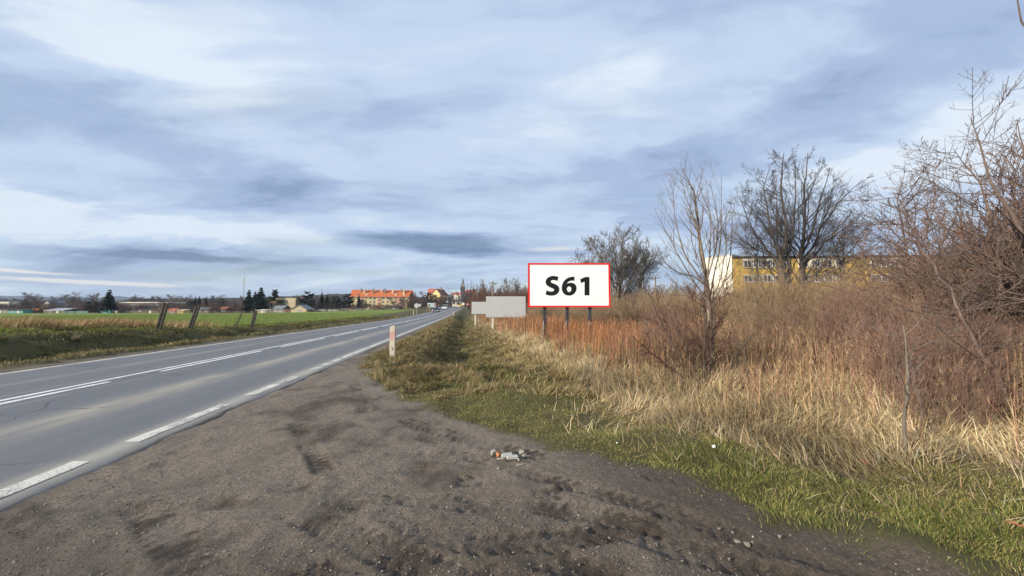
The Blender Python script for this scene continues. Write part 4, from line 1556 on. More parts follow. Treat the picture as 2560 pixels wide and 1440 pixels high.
def thicket_tree(pts_px, label, seed, r0, mat, per=16, ratio=0.42, name='leaning_tree', lat=-0.35):
    """a leaning tree of the right hand thicket; side branches sweep out to the left"""
    rg = np.random.default_rng(seed)
    q0 = at(*pts_px[0])
    bz = hz(q0.x, q0.y)
    B = np.array([q0.x, q0.y, bz])
    pts = [np.array([0, 0, -0.2])] + [np.array(at(*p)) - B for p in (pts_px if q0.z - bz > 0.3 else pts_px[1:])]
    tr = resample(pts, 18)
    tr[1:] += rg.normal(0, 0.015, (17, 3))
    rt = np.interp(np.linspace(0, 1, 18), [0, 0.5, 1], [1, 0.62, 0.10]) * r0
    tr, rt = tr[None], rt[None]
    H = np.linalg.norm(np.diff(tr[0], axis=0), axis=1).sum()
    q, r = spawn(rg, tr, rt, per, 0.22, 0.99, ratio, 68, 9, 0.05, 0.035, 0.42, 0.0065, 0.55)
    # sweep towards the light on the left
    sh = np.linspace(0, 1, 9)[None, :, None] ** 1.3
    ln = np.linalg.norm(q[:, -1] - q[:, 0], axis=1)[:, None, None]
    q = q + np.array([lat, -0.05, 0.10])[None, None] * sh * ln
    a3 = spawn(rg, q, r, 7.5, 0.15, 0.97, 0.45, 46, 6, 0.07, 0.04, 0.6, 0.0045, 0.5)
    a4 = spawn(rg, *a3, 2.4, 0.2, 0.97, 0.5, 44, 3, 0.08, 0.03, 0.6, 0.0036, 0.4)
    # spur buds
    a5 = spawn(rg, q, r, 12, 0.1, 1.0, 0.03, 60, 2, 0.0, 0.0, 0.8, 0.004, 0.0)
    tree_thing(name, label, 'tree', B, [(tr, rt)], [(q, r), a3, a4, a5], M[mat], (8,), (5, 4, 3, 3))


def shrub_parts(rg, n, h, spread, mat=None, kids=(5, 4, 2), rb=0.012, arch=0.02):
    a = rg.uniform(0, 2 * PI, n)
    tilt = np.abs(rg.normal(0, spread, n))
    d = np.stack([np.cos(a) * np.sin(tilt), np.sin(a) * np.sin(tilt), np.cos(tilt)], 1)
    p0 = np.stack([np.cos(a) * 0.12, np.sin(a) * 0.12, -0.08 * np.ones(n)], 1) * rg.uniform(0.2, 1.6, (n, 1))
    L = h * rg.uniform(0.65, 1.1, n)
    q = run_branch(rg, p0, d, L, 8, 0.07, arch)
    r = (rb * rg.uniform(0.6, 1.2, n))[:, None] * np.linspace(1, 0.3, 8)[None]
    lv = [(q, r)]
    for k, c in enumerate(kids):
        lv.append(spawn(rg, *lv[-1], c, 0.2, 0.98, 0.45, 36, max(3, 6 - k), 0.09, 0.05, 0.6, rb * 0.34, 0.45))
    return lv


def front_bush():
    rg = np.random.default_rng(23)
    x, y = 3.85, 7.3
    B = (x, y, hz(x, y))
    lv = shrub_parts(rg, 19, 2.15, 0.55, kids=(6, 4, 2), rb=0.019, arch=0.04)
    tree_thing('bush', 'dark red-brown bare bush in the straw in front of the young tree', 'bush', B, [lv[0]], lv[1:], M['bark_dark'], (5,), (4, 3, 3), None, M['twig_bush'])


def sapling(px, py, Y, top_py, label, seed, mat, r0=0.022, kids=16, lean=0.0, lr=0.45):
    rg = np.random.default_rng(seed)
    b = at(px, py, Y)
    bz = hz(b.x, Y)
    h = at(px, top_py, Y).z - bz
    P = 12
    tr = np.stack([np.linspace(0, lean * h, P), np.zeros(P), np.linspace(-0.1, h, P)], 1)
    tr[1:, :2] += np.cumsum(rg.normal(0, 0.012, (P - 1, 2)), 0)
    tr, rt = tr[None], (r0 * np.linspace(1, 0.25, P))[None]
    a2 = spawn(rg, tr, rt, kids, 0.35, 0.98, lr, 62, 7, 0.06, 0.03, 0.5, 0.0045, 0.3)
    a3 = spawn(rg, *a2, 4, 0.2, 0.97, 0.45, 45, 5, 0.08, 0.03, 0.6, 0.0034, 0.4)
    a4 = spawn(rg, *a3, 1.5, 0.2, 0.97, 0.45, 45, 3, 0.08, 0.03, 0.6, 0.003, 0.4)
    tree_thing('sapling', label, 'sapling', (b.x, Y, bz), [(tr, rt)], [a2, a3, a4], M[mat], (7,), (4, 3, 3))


young_tree()
twin_tree(1968, [[(1960, 640), (1966, 560), (1952, 480), (1958, 384)], [(1950, 650), (1925, 560), (1908, 480), (1922, 420)], [(1945, 660), (1900, 600), (1865, 540), (1850, 490)], [(1975, 640), (1985, 560), (1985, 480), (1990, 420)]], 52,
          'tall dark bare tree before the yellow building, left of the pair', 31, 0.40)
twin_tree(2000, [[(2002, 640), (2012, 560), (2010, 480), (2020, 380)], [(2010, 655), (2050, 580), (2080, 530), (2130, 470), (2150, 455)], [(2012, 660), (2070, 600), (2120, 565), (2175, 550)], [(2005, 640), (2035, 560), (2055, 480), (2075, 420)]], 53,
          'tall dark bare tree with a limb reaching right, right of the pair', 37, 0.38)
twin_tree(2105, [[(2110, 640), (2112, 590), (2118, 540)], [(2108, 650), (2140, 610), (2160, 580)], [(2100, 650), (2085, 600), (2080, 560)]], 58,
          'lower bare tree right of the tall pair, before the yellow facade', 41, 0.26, 0.5, 'bark_dark', 1.0, 12, n3=7)
twin_tree(1893, [[(1893, 640), (1890, 590), (1888, 545)], [(1890, 650), (1868, 600), (1860, 560)]], 57,
          'slim bare tree left of the tall pair, before the yellow corner', 43, 0.20, 0.5, 'bark_dark', 1.0, 12, n3=7)
twin_tree(1545, [[(1545, 700), (1540, 650), (1525, 582)], [(1540, 710), (1510, 670), (1485, 610)], [(1550, 710), (1580, 660), (1605, 630)], [(1545, 700), (1555, 650), (1562, 585)], [(1540, 715), (1500, 690), (1470, 665)]], 44,
          'rounded grey bare tree standing behind the right side of the S61 board', 47, 0.20, 0.55, 'bark_grey', 1.0, 19, base_py=790, n3=8)
twin_tree(1600, [[(1600, 690), (1610, 640), (1615, 610)], [(1602, 700), (1630, 650), (1650, 630)], [(1600, 700), (1590, 640), (1585, 605)]], 47,
          'smaller grey bare tree right of the rounded one, left of the young tree', 53, 0.17, 0.6, 'bark_grey', 1.0, 15, base_py=790, n3=7)
twin_tree(1470, [[(1470, 690), (1470, 650), (1475, 610)], [(1468, 700), (1450, 660), (1440, 640)]], 49,
          'thin grey bare tree whose top shows just above the S61 board', 59, 0.15, 0.5, 'bark_grey', 1.0, 11, base_py=790, n3=6)

thicket_tree([(2568, 1085, 4.6), (2500, 965, 4.7), (2440, 872, 4.9), (2380, 726, 5.3), (2300, 620, 5.8), (2240, 475, 6.2)], 'long thin tree leaning far left from the bottom right corner', 61, 0.028, 'bark_plum', 34, 0.36)
thicket_tree([(2790, 1010, 6.2), (2650, 780, 6.4), (2545, 570, 6.6), (2470, 440, 6.8), (2428, 300, 7.0)], 'knotty tree leaning left with the highest slender tip', 67, 0.060, 'bark_plum', 34, 0.36)
thicket_tree([(2525, 900, 7.6), (2500, 700, 7.7), (2485, 590, 7.8), (2456, 470, 8.0), (2385, 370, 8.3)], 'forked tree inside the thicket, left of the knotty leaning tree', 71, 0.055, 'bark_plum', 32, 0.36)
thicket_tree([(2760, 900, 5.6), (2720, 500, 5.7), (2690, 250, 5.9), (2600, 120, 6.0), (2556, 52, 6.1), (2532, -60, 6.2)], 'tall tree at the right edge, its bare tip crossing the top corner', 73, 0.06, 'bark_plum', 4, 0.16)
thicket_tree([(2320, 880, 9.5), (2300, 760, 9.6), (2270, 640, 9.8), (2250, 540, 10.0), (2235, 480, 10.2)], 'reddish small tree at the left edge of the thicket', 79, 0.05, 'bark_plum', 30, 0.42)
thicket_tree([(2440, 860, 10.5), (2430, 700, 10.6), (2400, 560, 10.8), (2390, 480, 11.0)], 'slim tree deep in the thicket behind the leaning stems', 83, 0.06, 'bark_plum', 32, 0.42)
thicket_tree([(2640, 860, 8.8), (2620, 640, 9.0), (2580, 440, 9.2), (2540, 300, 9.4)], 'tree at the right edge deep behind the knotty one', 89, 0.07, 'bark_plum', 34, 0.38)
front_bush()
sapling(2268, 1140, 3.85, 812, 'thin sapling with a pale straight stem at the front of the thicket', 97, 'bark_grey', 0.020, 12)
sapling(2318, 1120, 4.2, 860, 'short crooked sapling just right of the pale straight sapling', 101, 'bark_plum', 0.017, 10, -0.1)
sapling(2205, 1000, 5.4, 790, 'reddish sapling standing in straw left of the pale straight sapling', 103, 'twig_red', 0.017, 14)
sapling(2440, 1050, 5.2, 760, 'brownish sapling among the leaning stems, right of the two front saplings', 107, 'bark_plum', 0.02, 16)
sapling(1556, 905, 10.2, 826, 'dark forked sapling in the rusty weeds below the S61 board', 109, 'bark_plum', 0.017, 6, 0.05)
sapling(1880, 1030, 6.0, 860, 'dark bare stem in the straw right of the front bush', 113, 'bark_plum', 0.014, 8, -0.12)


# ------------------------------------------------------------------ brush: masses of twiggy shrubs, drawn as copies of a few
def instancer(name, variants, P, rot, scl, idx, mat_objs=None):
    me = bpy.data.meshes.new(name)
    me.vertices.add(len(P))
    me.vertices.foreach_set('co', np.asarray(P, np.float32).ravel())
    a = me.attributes.new('turn', 'FLOAT', 'POINT')
    a.data.foreach_set('value', np.asarray(rot, np.float32))
    a = me.attributes.new('size', 'FLOAT', 'POINT')
    a.data.foreach_set('value', np.asarray(scl, np.float32))
    a = me.attributes.new('pick', 'INT', 'POINT')
    a.data.foreach_set('value', np.asarray(idx, np.int32))
    o = obj(name, me)
    ng = bpy.data.node_groups.new(name, 'GeometryNodeTree')
    ng.interface.new_socket('Geometry', in_out='INPUT', socket_type='NodeSocketGeometry')
    ng.interface.new_socket('Geometry', in_out='OUTPUT', socket_type='NodeSocketGeometry')
    N = ng.nodes
    gi, go = N.new('NodeGroupInput'), N.new('NodeGroupOutput')
    iop = N.new('GeometryNodeInstanceOnPoints')
    coll = bpy.data.collections.new(name + '_kinds')
    for v in variants:
        coll.objects.link(v)
    ci = N.new('GeometryNodeCollectionInfo')
    ci.inputs['Collection'].default_value = coll
    ci.inputs['Separate Children'].default_value = True
    ci.inputs['Reset Children'].default_value = True

    def na(nm, t):
        q = N.new('GeometryNodeInputNamedAttribute')
        q.data_type = t
        q.inputs[0].default_value = nm
        return q.outputs[0]
    cx = N.new('ShaderNodeCombineXYZ')
    ng.links.new(na('turn', 'FLOAT'), cx.inputs[2])
    er = N.new('FunctionNodeEulerToRotation')
    ng.links.new(cx.outputs[0], er.inputs[0])
    ng.links.new(gi.outputs[0], iop.inputs['Points'])
    ng.links.new(ci.outputs[0], iop.inputs['Instance'])
    iop.inputs['Pick Instance'].default_value = True
    ng.links.new(na('pick', 'INT'), iop.inputs['Instance Index'])
    ng.links.new(er.outputs[0], iop.inputs['Rotation'])
    ng.links.new(na('size', 'FLOAT'), iop.inputs['Scale'])
    ng.links.new(iop.outputs[0], go.inputs[0])
    md = o.modifiers.new('scatter', 'NODES')
    md.node_group = ng
    return tag(o, kind='stuff')


def loose(name, lv, sides, mat):
    V, Q = merge(lv, sides)
    return bpy.data.objects.new(name, mesh_np(name, V, [Q], mat, None, True))


def brush():
    rg = np.random.default_rng(77)
    kinds = []
    for k, (h, sp, mt, kd) in enumerate([(2.3, 0.28, 'twig_brown', (6, 4, 2)), (2.6, 0.34, 'twig_brown', (6, 4, 2)), (2.0, 0.40, 'twig_red', (7, 4, 2)), (2.4, 0.30, 'twig_brown', (7, 4, 2))]):
        kinds.append(loose('brush_kind', shrub_parts(rg, 16, h, sp, kids=kd, rb=0.014, arch=0.03), (4, 3, 3, 3), M[mt]))
    P, idx, scl = [], [], []
    n = 0
    while n < 1450:
        y = math.exp(rg.uniform(math.log(9.6), math.log(70)))
        x = rg.uniform(0.05, 1.75) * y
        s = -float(sdist(np.array([x]), np.array([y]), STRAW)[0])
        cl = float(fbm(np.array([x * 0.16]), np.array([y * 0.16]), 3, 151)[0])
        u = x / y
        lim = 18.5 if u < 0.64 else 9.8
        if y < lim + 14 * (cl - 0.5) or s < 3 or (u < 0.16 and y < 30):
            continue
        if -0.5 < x < 6.5 and y < 21.5:
            continue
        P.append((x, y, hz(x, y)))
        right = u > 0.95
        idx.append(2 if (right and rg.random() < 0.7) or rg.random() < 0.12 else int(rg.choice([0, 1, 3])))
        sc_ = (0.76 + 0.66 * cl) * rg.uniform(0.72, 1.08) * (0.8 if y < 12 else 1.0)
        if u < 0.45:
            sc_ *= 0.85
        elif u < 1.0:
            sc_ *= 0.92
        scl.append(sc_)
        n += 1
    instancer('brush_thicket', kinds, P, rg.uniform(0, 6.3, n), scl, idx)
    # twiggy undergrowth between the leaning trees on the right
    kinds2 = [loose('undergrowth_kind', shrub_parts(rg, 12, h, 0.5, kids=(6, 4, 2), rb=0.008, arch=0.03), (4, 3, 3, 3), M[mt]) for h, mt in ((1.7, 'twig_red'), (2.0, 'twig_red'), (1.5, 'twig_brown'))]
    P, idx, scl = [], [], []
    while len(P) < 110:
        y = rg.uniform(4.6, 14)
        u = rg.uniform(0.78, 1.75)
        x = u * y
        if y < 5.2 + 3.4 * max(0, 1.15 - u) / 0.37:
            continue
        P.append((x, y, hz(x, y)))
        idx.append(int(rg.integers(0, 3)))
        scl.append(rg.uniform(0.6, 1.15) * (0.75 if y < 6.5 else 1.1))
    while len(P) < 190:
        y = rg.uniform(7.5, 17)
        u = rg.uniform(0.98, 1.75)
        P.append((u * y, y, hz(u * y, y)))
        idx.append(int(rg.integers(0, 3)))
        scl.append(rg.uniform(1.0, 1.5))
    while len(P) < 250:      # low twigs in front of the leaning stems
        y = rg.uniform(4.3, 7.6)
        u = rg.uniform(0.98, 1.62)
        P.append((u * y, y, hz(u * y, y)))
        idx.append(int(rg.choice([0, 1, 1, 2])))
        scl.append(rg.uniform(0.45, 0.85) * (0.7 if y < 5 else 1.0))
    while len(P) < 310:      # russet bushes among the tall weeds
        y = rg.uniform(8.5, 15)
        u = rg.uniform(0.30, 0.95)
        if 0.46 < u < 0.62:
            continue
        P.append((u * y, y, hz(u * y, y)))
        idx.append(int(rg.choice([0, 1, 2])))
        scl.append(rg.uniform(0.55, 0.95))
    instancer('undergrowth', kinds2, P, rg.uniform(0, 6.3, len(P)), scl, idx)


def tall_thicket():
    """the tall reddish mass of twigs at the right edge"""
    rg = np.random.default_rng(177)
    kinds = [loose('thicket_kind', shrub_parts(rg, 6, 5.0, sp, kids=(10, 6, 3), rb=0.026, arch=0.03), (5, 3, 3, 3), M[mt]) for sp, mt in ((0.30, 'twig_plum'), (0.42, 'twig_red'), (0.36, 'twig_plum'))]
    P, s = [], []
    while len(P) < 34:
        y = rg.uniform(7.0, 15)
        px = rg.uniform(2300, 3000)
        u = (px - 1280) / F
        top = float(np.interp(px, [2300, 2420, 2560, 3000], [560, 430, 350, 280]))
        top = rg.uniform(top, 700)
        h = 1.5 + (774 - top) / F * y
        P.append((u * y, y, hz(u * y, y)))
        s.append(h / 5.0)
    instancer('tall_thicket', kinds, P, rg.uniform(0, 6.3, len(P)), s, rg.integers(0, 3, len(P)))


brush()
tall_thicket()


# ------------------------------------------------------------------ grit on the lay-by
def gravel():
    rg = np.random.default_rng(201)
    kinds = []
    for k, c in enumerate(((0.27, 0.235, 0.19), (0.20, 0.17, 0.135), (0.09, 0.072, 0.057), (0.38, 0.35, 0.31))):
        b = bmesh.new()
        for i in range(12):
            v = rg.normal(0, 1, 3)
            v /= np.linalg.norm(v)
            b.verts.new((v[0], v[1] * 0.8, v[2] * 0.6))
        bmesh.ops.convex_hull(b, input=list(b.verts))
        me = bpy.data.meshes.new('grit_kind')
        b.to_mesh(me)
        b.free()
        me.materials.append(plain('grit_stone', c, 0.9, 0.2, 1.0))
        kinds.append(bpy.data.objects.new('grit_kind', me))
    n = 42000
    y = 1.4 + 9.5 * rg.random(n) ** 1.9
    x = rg.uniform(-1.7, 1.2, n) * y
    d = sdist(x, y, DIRT)
    t = road_t(x, y)
    cl = fbm(x * 1.7, y * 1.7, 3, 205)
    ok = (d < 0.15) & (t > 4.0) & (rg.random(n) < 0.15 + 0.85 * sst(cl, 0.42, 0.62))
    x, y = x[ok], y[ok]
    m = len(x)
    s = np.minimum(0.011, np.exp(rg.normal(math.log(0.0040), 0.42, m))) * (1 + 0.04 * y)
    idx = rg.choice(4, m, p=[0.36, 0.30, 0.31, 0.03])
    z = height(x, y, True) + s * 0.2
    instancer('gravel', kinds, np.stack([x, y, z], 1), rg.uniform(0, 6.3, m), s, idx)


gravel()


# ------------------------------------------------------------------ buildings
M['roof_orange'] = plain('orange_roof_tiles', (0.50, 0.135, 0.045), 0.8, 0.16, 0.7)
M['roof_red'] = plain('red_roof_tiles', (0.48, 0.14, 0.085), 0.8, 0.16, 0.5)
M['roof_brown'] = plain('brown_roof_tiles', (0.20, 0.075, 0.055), 0.8, 0.16, 0.7)
M['roof_grey'] = plain('grey_roof_sheet', (0.20, 0.21, 0.23), 0.6, 0.15, 0.8)
M['roof_dark'] = plain('dark_roof_felt', (0.04, 0.04, 0.045), 0.8, 0.2, 0.8)
M['cream'] = plain('cream_render', (0.66, 0.53, 0.26), 0.85, 0.06, 0.4)
M['pink'] = plain('salmon_render', (0.62, 0.30, 0.20), 0.85, 0.06, 0.5)
M['yellow'] = plain('ochre_yellow_render', (0.55, 0.36, 0.085), 0.85, 0.08, 0.4)
M['pale_band'] = plain('pale_render', (0.70, 0.62, 0.44), 0.85, 0.08, 0.5)
M['white_wall'] = plain('white_render', (0.72, 0.68, 0.56), 0.85, 0.05, 0.4)
M['beige'] = plain('beige_render', (0.50, 0.41, 0.26), 0.85, 0.10, 0.4)
M['dull'] = plain('dull_grey_render', (0.26, 0.235, 0.20), 0.85, 0.12, 0.4)
M['brick_wall'] = plain('dark_church_stone', (0.085, 0.075, 0.07), 0.9, 0.25, 0.3)
M['copper'] = plain('grey_green_spire', (0.10, 0.13, 0.13), 0.7, 0.2, 0.3)
M['turq'] = plain('turquoise_paint', (0.10, 0.36, 0.32), 0.7, 0.15, 0.8)
M['dull_green'] = plain('dull_green_paint', (0.09, 0.20, 0.17), 0.7, 0.2, 0.8)
M['board'] = plain('shed_boards', (0.17, 0.12, 0.08), 0.85, 0.25, 1.0)
M['picket'] = plain('whitewashed_wood', (0.62, 0.58, 0.52), 0.8, 0.15, 1.0)
M['rust'] = plain('rusty_hedge_board', (0.24, 0.13, 0.08), 0.85, 0.2, 1.0)

_WIN = {}


def window(parent, x, y, z, w, h, cols=2, face='y', frame='white_pvc', sill=True):
    """a window set into a wall facing -y (or +x): frame with mullions, pane and sill"""
    key = (round(w, 2), round(h, 2), cols, frame)
    if key not in _WIN:
        f = BM()
        e = min(0.09, w * 0.09)
        f.box(-w / 2, w / 2, -0.05, 0.06, -h / 2, -h / 2 + e)
        f.box(-w / 2, w / 2, -0.05, 0.06, h / 2 - e, h / 2)
        f.box(-w / 2, -w / 2 + e, -0.05, 0.06, -h / 2 + e, h / 2 - e)
        f.box(w / 2 - e, w / 2, -0.05, 0.06, -h / 2 + e, h / 2 - e)
        for k in range(1, cols):
            xx = -w / 2 + w * k / cols
            f.box(xx - e / 2, xx + e / 2, -0.045, 0.055, -h / 2 + e, h / 2 - e)
        p = BM()
        p.box(-w / 2 + 0.02, w / 2 - 0.02, -0.01, 0.015, -h / 2 + 0.02, h / 2 - 0.02)
        s = BM()
        s.box(-w / 2 - 0.08, w / 2 + 0.08, -0.16, -0.02, -h / 2 - 0.07, -h / 2 - 0.005)
        _WIN[key] = (f.mesh('window', M[frame]), p.mesh('pane', M['glass']), s.mesh('sill', M['white_pvc']))
    a = obj('window', _WIN[key][0], parent, (x, y, z), {'y': 0, 'x': PI / 2, '-x': -PI / 2}[face])
    obj('pane', _WIN[key][1], a)
    if sill:
        obj('sill', _WIN[key][2], a)
    return a


def gable_roof(b, x0, x1, y0, y1, ze, zr, over=0.5, th=0.22, axis='x', mi=0):
    """two slabs meeting at the ridge; ridge along the axis"""
    if axis == 'x':
        ym = (y0 + y1) / 2
        for s, ye in ((-1, y0 - over), (1, y1 + over)):
            sl = (zr - ze) / (ym - y0)
            zo = ze - sl * over
            b.prism([(ye, zo), (ym, zr), (ym, zr + th), (ye, zo + th)], x0 - over, x1 + over, 'x', mi)
    else:
        xm = (x0 + x1) / 2
        for s, xe in ((-1, x0 - over), (1, x1 + over)):
            sl = (zr - ze) / (xm - x0)
            zo = ze - sl * over
            b.prism([(xe, zo), (xm, zr), (xm, zr + th), (xe, zo + th)], y0 - over, y1 + over, 'y', mi)


def apartment_block():
    Y = 300.0
    l, r = at(879, 759, Y), at(1026, 759, Y)
    base = min(hz(l.x, Y), hz(r.x, Y))
    W = r.x - l.x
    ze = at(880, 741, Y).z - base
    zr = at(880, 726, Y).z - base + 0.4
    t = thing('apartment_block', 'long yellow apartment block with an orange tiled roof and many chimneys', 'building', ((l.x + r.x) / 2, Y, base), 0.10)
    D = 11.0
    h = W / 2
    b = BM()
    b.prism([(0, -0.5), (D, -0.5), (D, ze), (D / 2, zr - 0.15), (0, ze)], -h, h, 'x')
    b.put('wall', M['cream'], t)
    b = BM()
    gable_roof(b, -h, h, 0, D, ze, zr, 0.6)
    rf = b.put('roof', M['roof_orange'], t)
    sl = (zr - ze) / (D / 2)
    for i, fx in enumerate((0.145, 0.205, 0.355, 0.49, 0.545, 0.68, 0.815, 0.865)):
        x = -h + W * fx
        c = BM()
        yy = 2.2 if i % 3 else 3.4
        c.box(x - 0.45, x + 0.45, yy, yy + 1.3, ze + sl * yy - 0.3, zr + 0.9)
        c.box(x - 0.58, x + 0.58, yy - 0.12, yy + 1.42, zr + 0.9, zr + 1.1)
        c.put('chimney', M['pale_band'] if i % 2 else M['dull'], rf)
    for fx in (0.10, 0.25, 0.74, 0.875):
        x = -h + W * fx
        d = BM()
        d.box(x - 0.8, x + 0.8, 0.9, 2.6, ze + sl * 0.9 - 0.2, ze + sl * 0.9 + 1.3)
        d.put('dormer', M['dull'] if fx in (0.10,) else M['white_wall'], rf)
    for fx in (0.17, 0.47, 0.80):
        x = -h + W * fx
        s = BM()
        s.box(x - 1.5, x + 1.5, -0.22, 0.0, 0, ze - 0.35)
        s.put('salmon_panel', M['pink'], t)
    n = 14
    for fl in range(4):
        z = ze - 1.7 - fl * 2.85
        if z < 1:
            continue
        for k in range(n):
            x = -h + W * (k + 0.6) / (n + 0.2)
            onp = any(abs(x - (-h + W * fx)) < 1.6 for fx in (0.17, 0.47, 0.80))
            window(t, x, -0.25 if onp else -0.03, z - (1.2 if onp else 0), 1.7 if k % 3 else 1.3, 1.5, 2)
    for k in range(1, 8):
        x = -h + W * k / 8
        g_ = BM()
        g_.tube((x, -0.12, 0), (x, -0.12, ze - 0.25), 0.08, n=5)
        g_.put('downpipe', M['steel'], t)
    g_ = BM()
    g_.box(-h - 0.5, h + 0.5, -0.78, -0.62, ze - 0.55, ze - 0.4)
    g_.put('gutter', M['steel'], t)


def yellow_building():
    Y = 84.0
    l = at(1836, 720, Y)
    r = at(2720, 720, Y)
    W = r.x - l.x
    base = hz(l.x, Y) - 0.3
    zt = at(1840, 641, Y).z - base
    t = thing('school_building', 'long flat roofed ochre yellow building behind the tall bare trees', 'building', (l.x, Y, base), -0.045)
    D = 13.0
    b = BM()
    b.box(0, W, 0, D, -0.5, zt - 0.35)
    b.put('wall', M['yellow'], t)
    b = BM()
    b.box(-0.3, W + 0.3, -0.45, D + 0.3, zt - 0.35, zt)
    rf = b.put('roof', M['roof_dark'], t)
    c = BM()
    c.box(48, 48.9, 5, 5.9, zt, zt + 1.0)
    c.put('vent', M['brick'], rf)
    c = BM()
    c.box(43, 43.7, 5, 5.9, zt, zt + 0.6)
    c.put('vent', M['dull'], rf)
    a = BM()
    for x, hh in ((39.0, 3.6), (42.2, 3.4), (47.0, 3.0)):
        a.tube((x, 4, zt), (x, 4, zt + hh), 0.03, n=5)
    a.put('aerial', M['steel'], rf)
    fh = 3.35
    for fl in range(4):
        z1 = zt - 0.9 - fl * fh        # top of the window band
        for (x0, x1) in ((2.0, 12.6), (14.2, 24.6), (29.8, 40.6), (42.6, 54)):
            p = BM()
            if fl == 0:
                p.box(x0, x1, -0.10, -0.003, z1 + 0.02, z1 + 0.50)
                p.put('fascia_panel', M['pale_band'], t)
            p2 = BM()
            p2.box(x0, x1, -0.06, -0.002, z1 - 1.75, z1 - 0.01)
            p2.put('window_band', M['dull'] if (x0 < 3 or fl) else M['pale_band'], t)
            n = max(2, int((x1 - x0) / 2.1))
            for k in range(n):
                x = x0 + (k + 0.5) * (x1 - x0) / n
                window(t, x, -0.10, z1 - 0.87, 1.75, 1.6, 3 if k % 2 else 2)
    return


def white_tower():
    Y = 88.0
    base = hz(48.0, Y) - 0.3
    A_, B_ = at(1829, 634, 84.0), at(1763, 642, 89.2)
    zt = A_.z - base - 0.15
    t = thing('stair_tower', 'windowless cream white block at the left end of the yellow building', 'building', (A_.x, 84.0, base))
    q = [(0, 0), (5.0, 3.6), (B_.x - A_.x + 5.0, 8.8), (B_.x - A_.x, 5.2)]
    b = BM()
    b.hull8([(x, y, -0.5) for x, y in q], [(x, y, zt - 0.2) for x, y in q])
    b.put('wall', M['white_wall'], t)
    c = BM()
    cx, cy = sum(p[0] for p in q) / 4, sum(p[1] for p in q) / 4
    q2 = [(cx + (x - cx) * 1.03, cy + (y - cy) * 1.03) for x, y in q]
    c.hull8([(x, y, zt - 0.2) for x, y in q2], [(x, y, zt) for x, y in q2])
    c.put('coping', M['steel'], t)


def beige_house():
    Y = 170.0
    t0 = at(715, 778, Y)
    base = hz(t0.x, Y)
    cx = t0.x
    t = thing('flat_roofed_house', 'beige flat roofed house with a wooden balcony among dark spruces', 'house', (cx, Y, base), 0.0)
    X = lambda px: at(px, 760, Y).x - cx
    Z = lambda py: at(715, py, Y).z - base
    b = BM()
    # main block with a recessed balcony on its left
    b.box(X(688), X(711), 2.2, 10, -0.3, Z(745))
    b.box(X(711), X(738.5), 0, 10, -0.3, Z(745))
    b.box(X(688), X(689.5), 0, 2.2, -0.3, Z(745))
    b.box(X(688), X(711), 0, 10, Z(750), Z(745) - 0.003)
    b.put('wall', M['beige'], t)
    w = BM()
    w.box(X(689.6), X(710.9), 2.05, 2.19, Z(760), Z(750.2))
    w.box(X(688.5), X(711.2), -0.1, 0.1, Z(762), Z(759))
    w.put('balcony', M['wood'], t)
    window(t, X(702), 2.0, Z(755), 1.6, 1.5, 2)
    window(t, X(716), -0.04, Z(753.5), 0.8, 1.0, 1, frame='dull')
    window(t, X(716), -0.04, Z(765), 0.7, 0.9, 1, frame='dull')
    l = BM()
    l.box(X(666), X(687.8), 1.5, 9, -0.3, Z(755))
    l.put('side_wing', M['dull'], t)
    l = BM()
    l.box(X(666) - 0.3, X(687.6), 1.2, 9.2, Z(755), Z(752.5))
    l.put('side_roof', M['roof_brown'], t)
    for px in (674, 679):
        window(t, X(px), 1.42, Z(761), 1.0, 1.5, 1, frame='dull')
    q = BM()
    q.box(X(738.7), X(755), 3.0, 9.5, -0.3, Z(747.5))
    q.box(X(755), X(763), 2.6, 9.5, -0.3, Z(751))
    q.put('rear_wing', M['dull'], t)
    q = BM()
    q.box(X(738.7), X(755.5), 2.7, 9.7, Z(747.5), Z(744))
    q.put('rear_roof', M['roof_brown'], t)
    for px in (744, 748.5, 759):
        window(t, X(px), 2.93 if px < 755 else 2.53, Z(754), 0.9, 1.6, 1)
    c = BM()
    c.tube((X(724), 5, Z(745)), (X(724), 5, Z(735)), 0.14, n=6)
    c.put('chimney', M['dull'], t)


def small_house(px0, px1, py_e, py_r, Y, label, wall, roof, axis='x', D=6.0, wins=2, cat='house', name='house', chimney=False, rz=0.0, nz=1.1):
    """a gabled house: eaves and ridge heights read off the photograph"""
    a, b_ = at(px0, py_e, Y), at(px1, py_e, Y)
    cx = (a.x + b_.x) / 2
    base = hz(cx, Y)
    W = b_.x - a.x
    ze = max(0.8, a.z - base)
    zr = max(ze + 0.5, at(px0, py_r, Y).z - base)
    t = thing(name, label, cat, (cx, Y, base), rz)
    h = W / 2
    b = BM()
    if axis == 'x':
        b.prism([(0, -0.4), (D, -0.4), (D, ze), (D / 2, zr - 0.1), (0, ze)], -h, h, 'x')
    else:
        b.prism([(-h, -0.4), (h, -0.4), (h, ze), (0, zr - 0.1), (-h, ze)], 0, D, 'y')
    b.put('wall', M[wall], t)
    b = BM()
    gable_roof(b, -h, h, 0, D, ze, zr, 0.3, 0.14, axis)
    rf = b.put('roof', M[roof], t)
    if chimney:
        c = BM()
        c.box(h * 0.2, h * 0.2 + 0.7, D / 2 - 0.3, D / 2 + 0.4, zr - 0.5, zr + 1.0)
        c.put('chimney', M['dull'], rf)
    for k in range(wins):
        x = -h + W * (k + 0.5) / wins
        hh = min(1.4, ze * 0.55)
        window(t, x, -0.03, ze * 0.55, min(1.3, W / wins * 0.5), hh, 2)
    return t


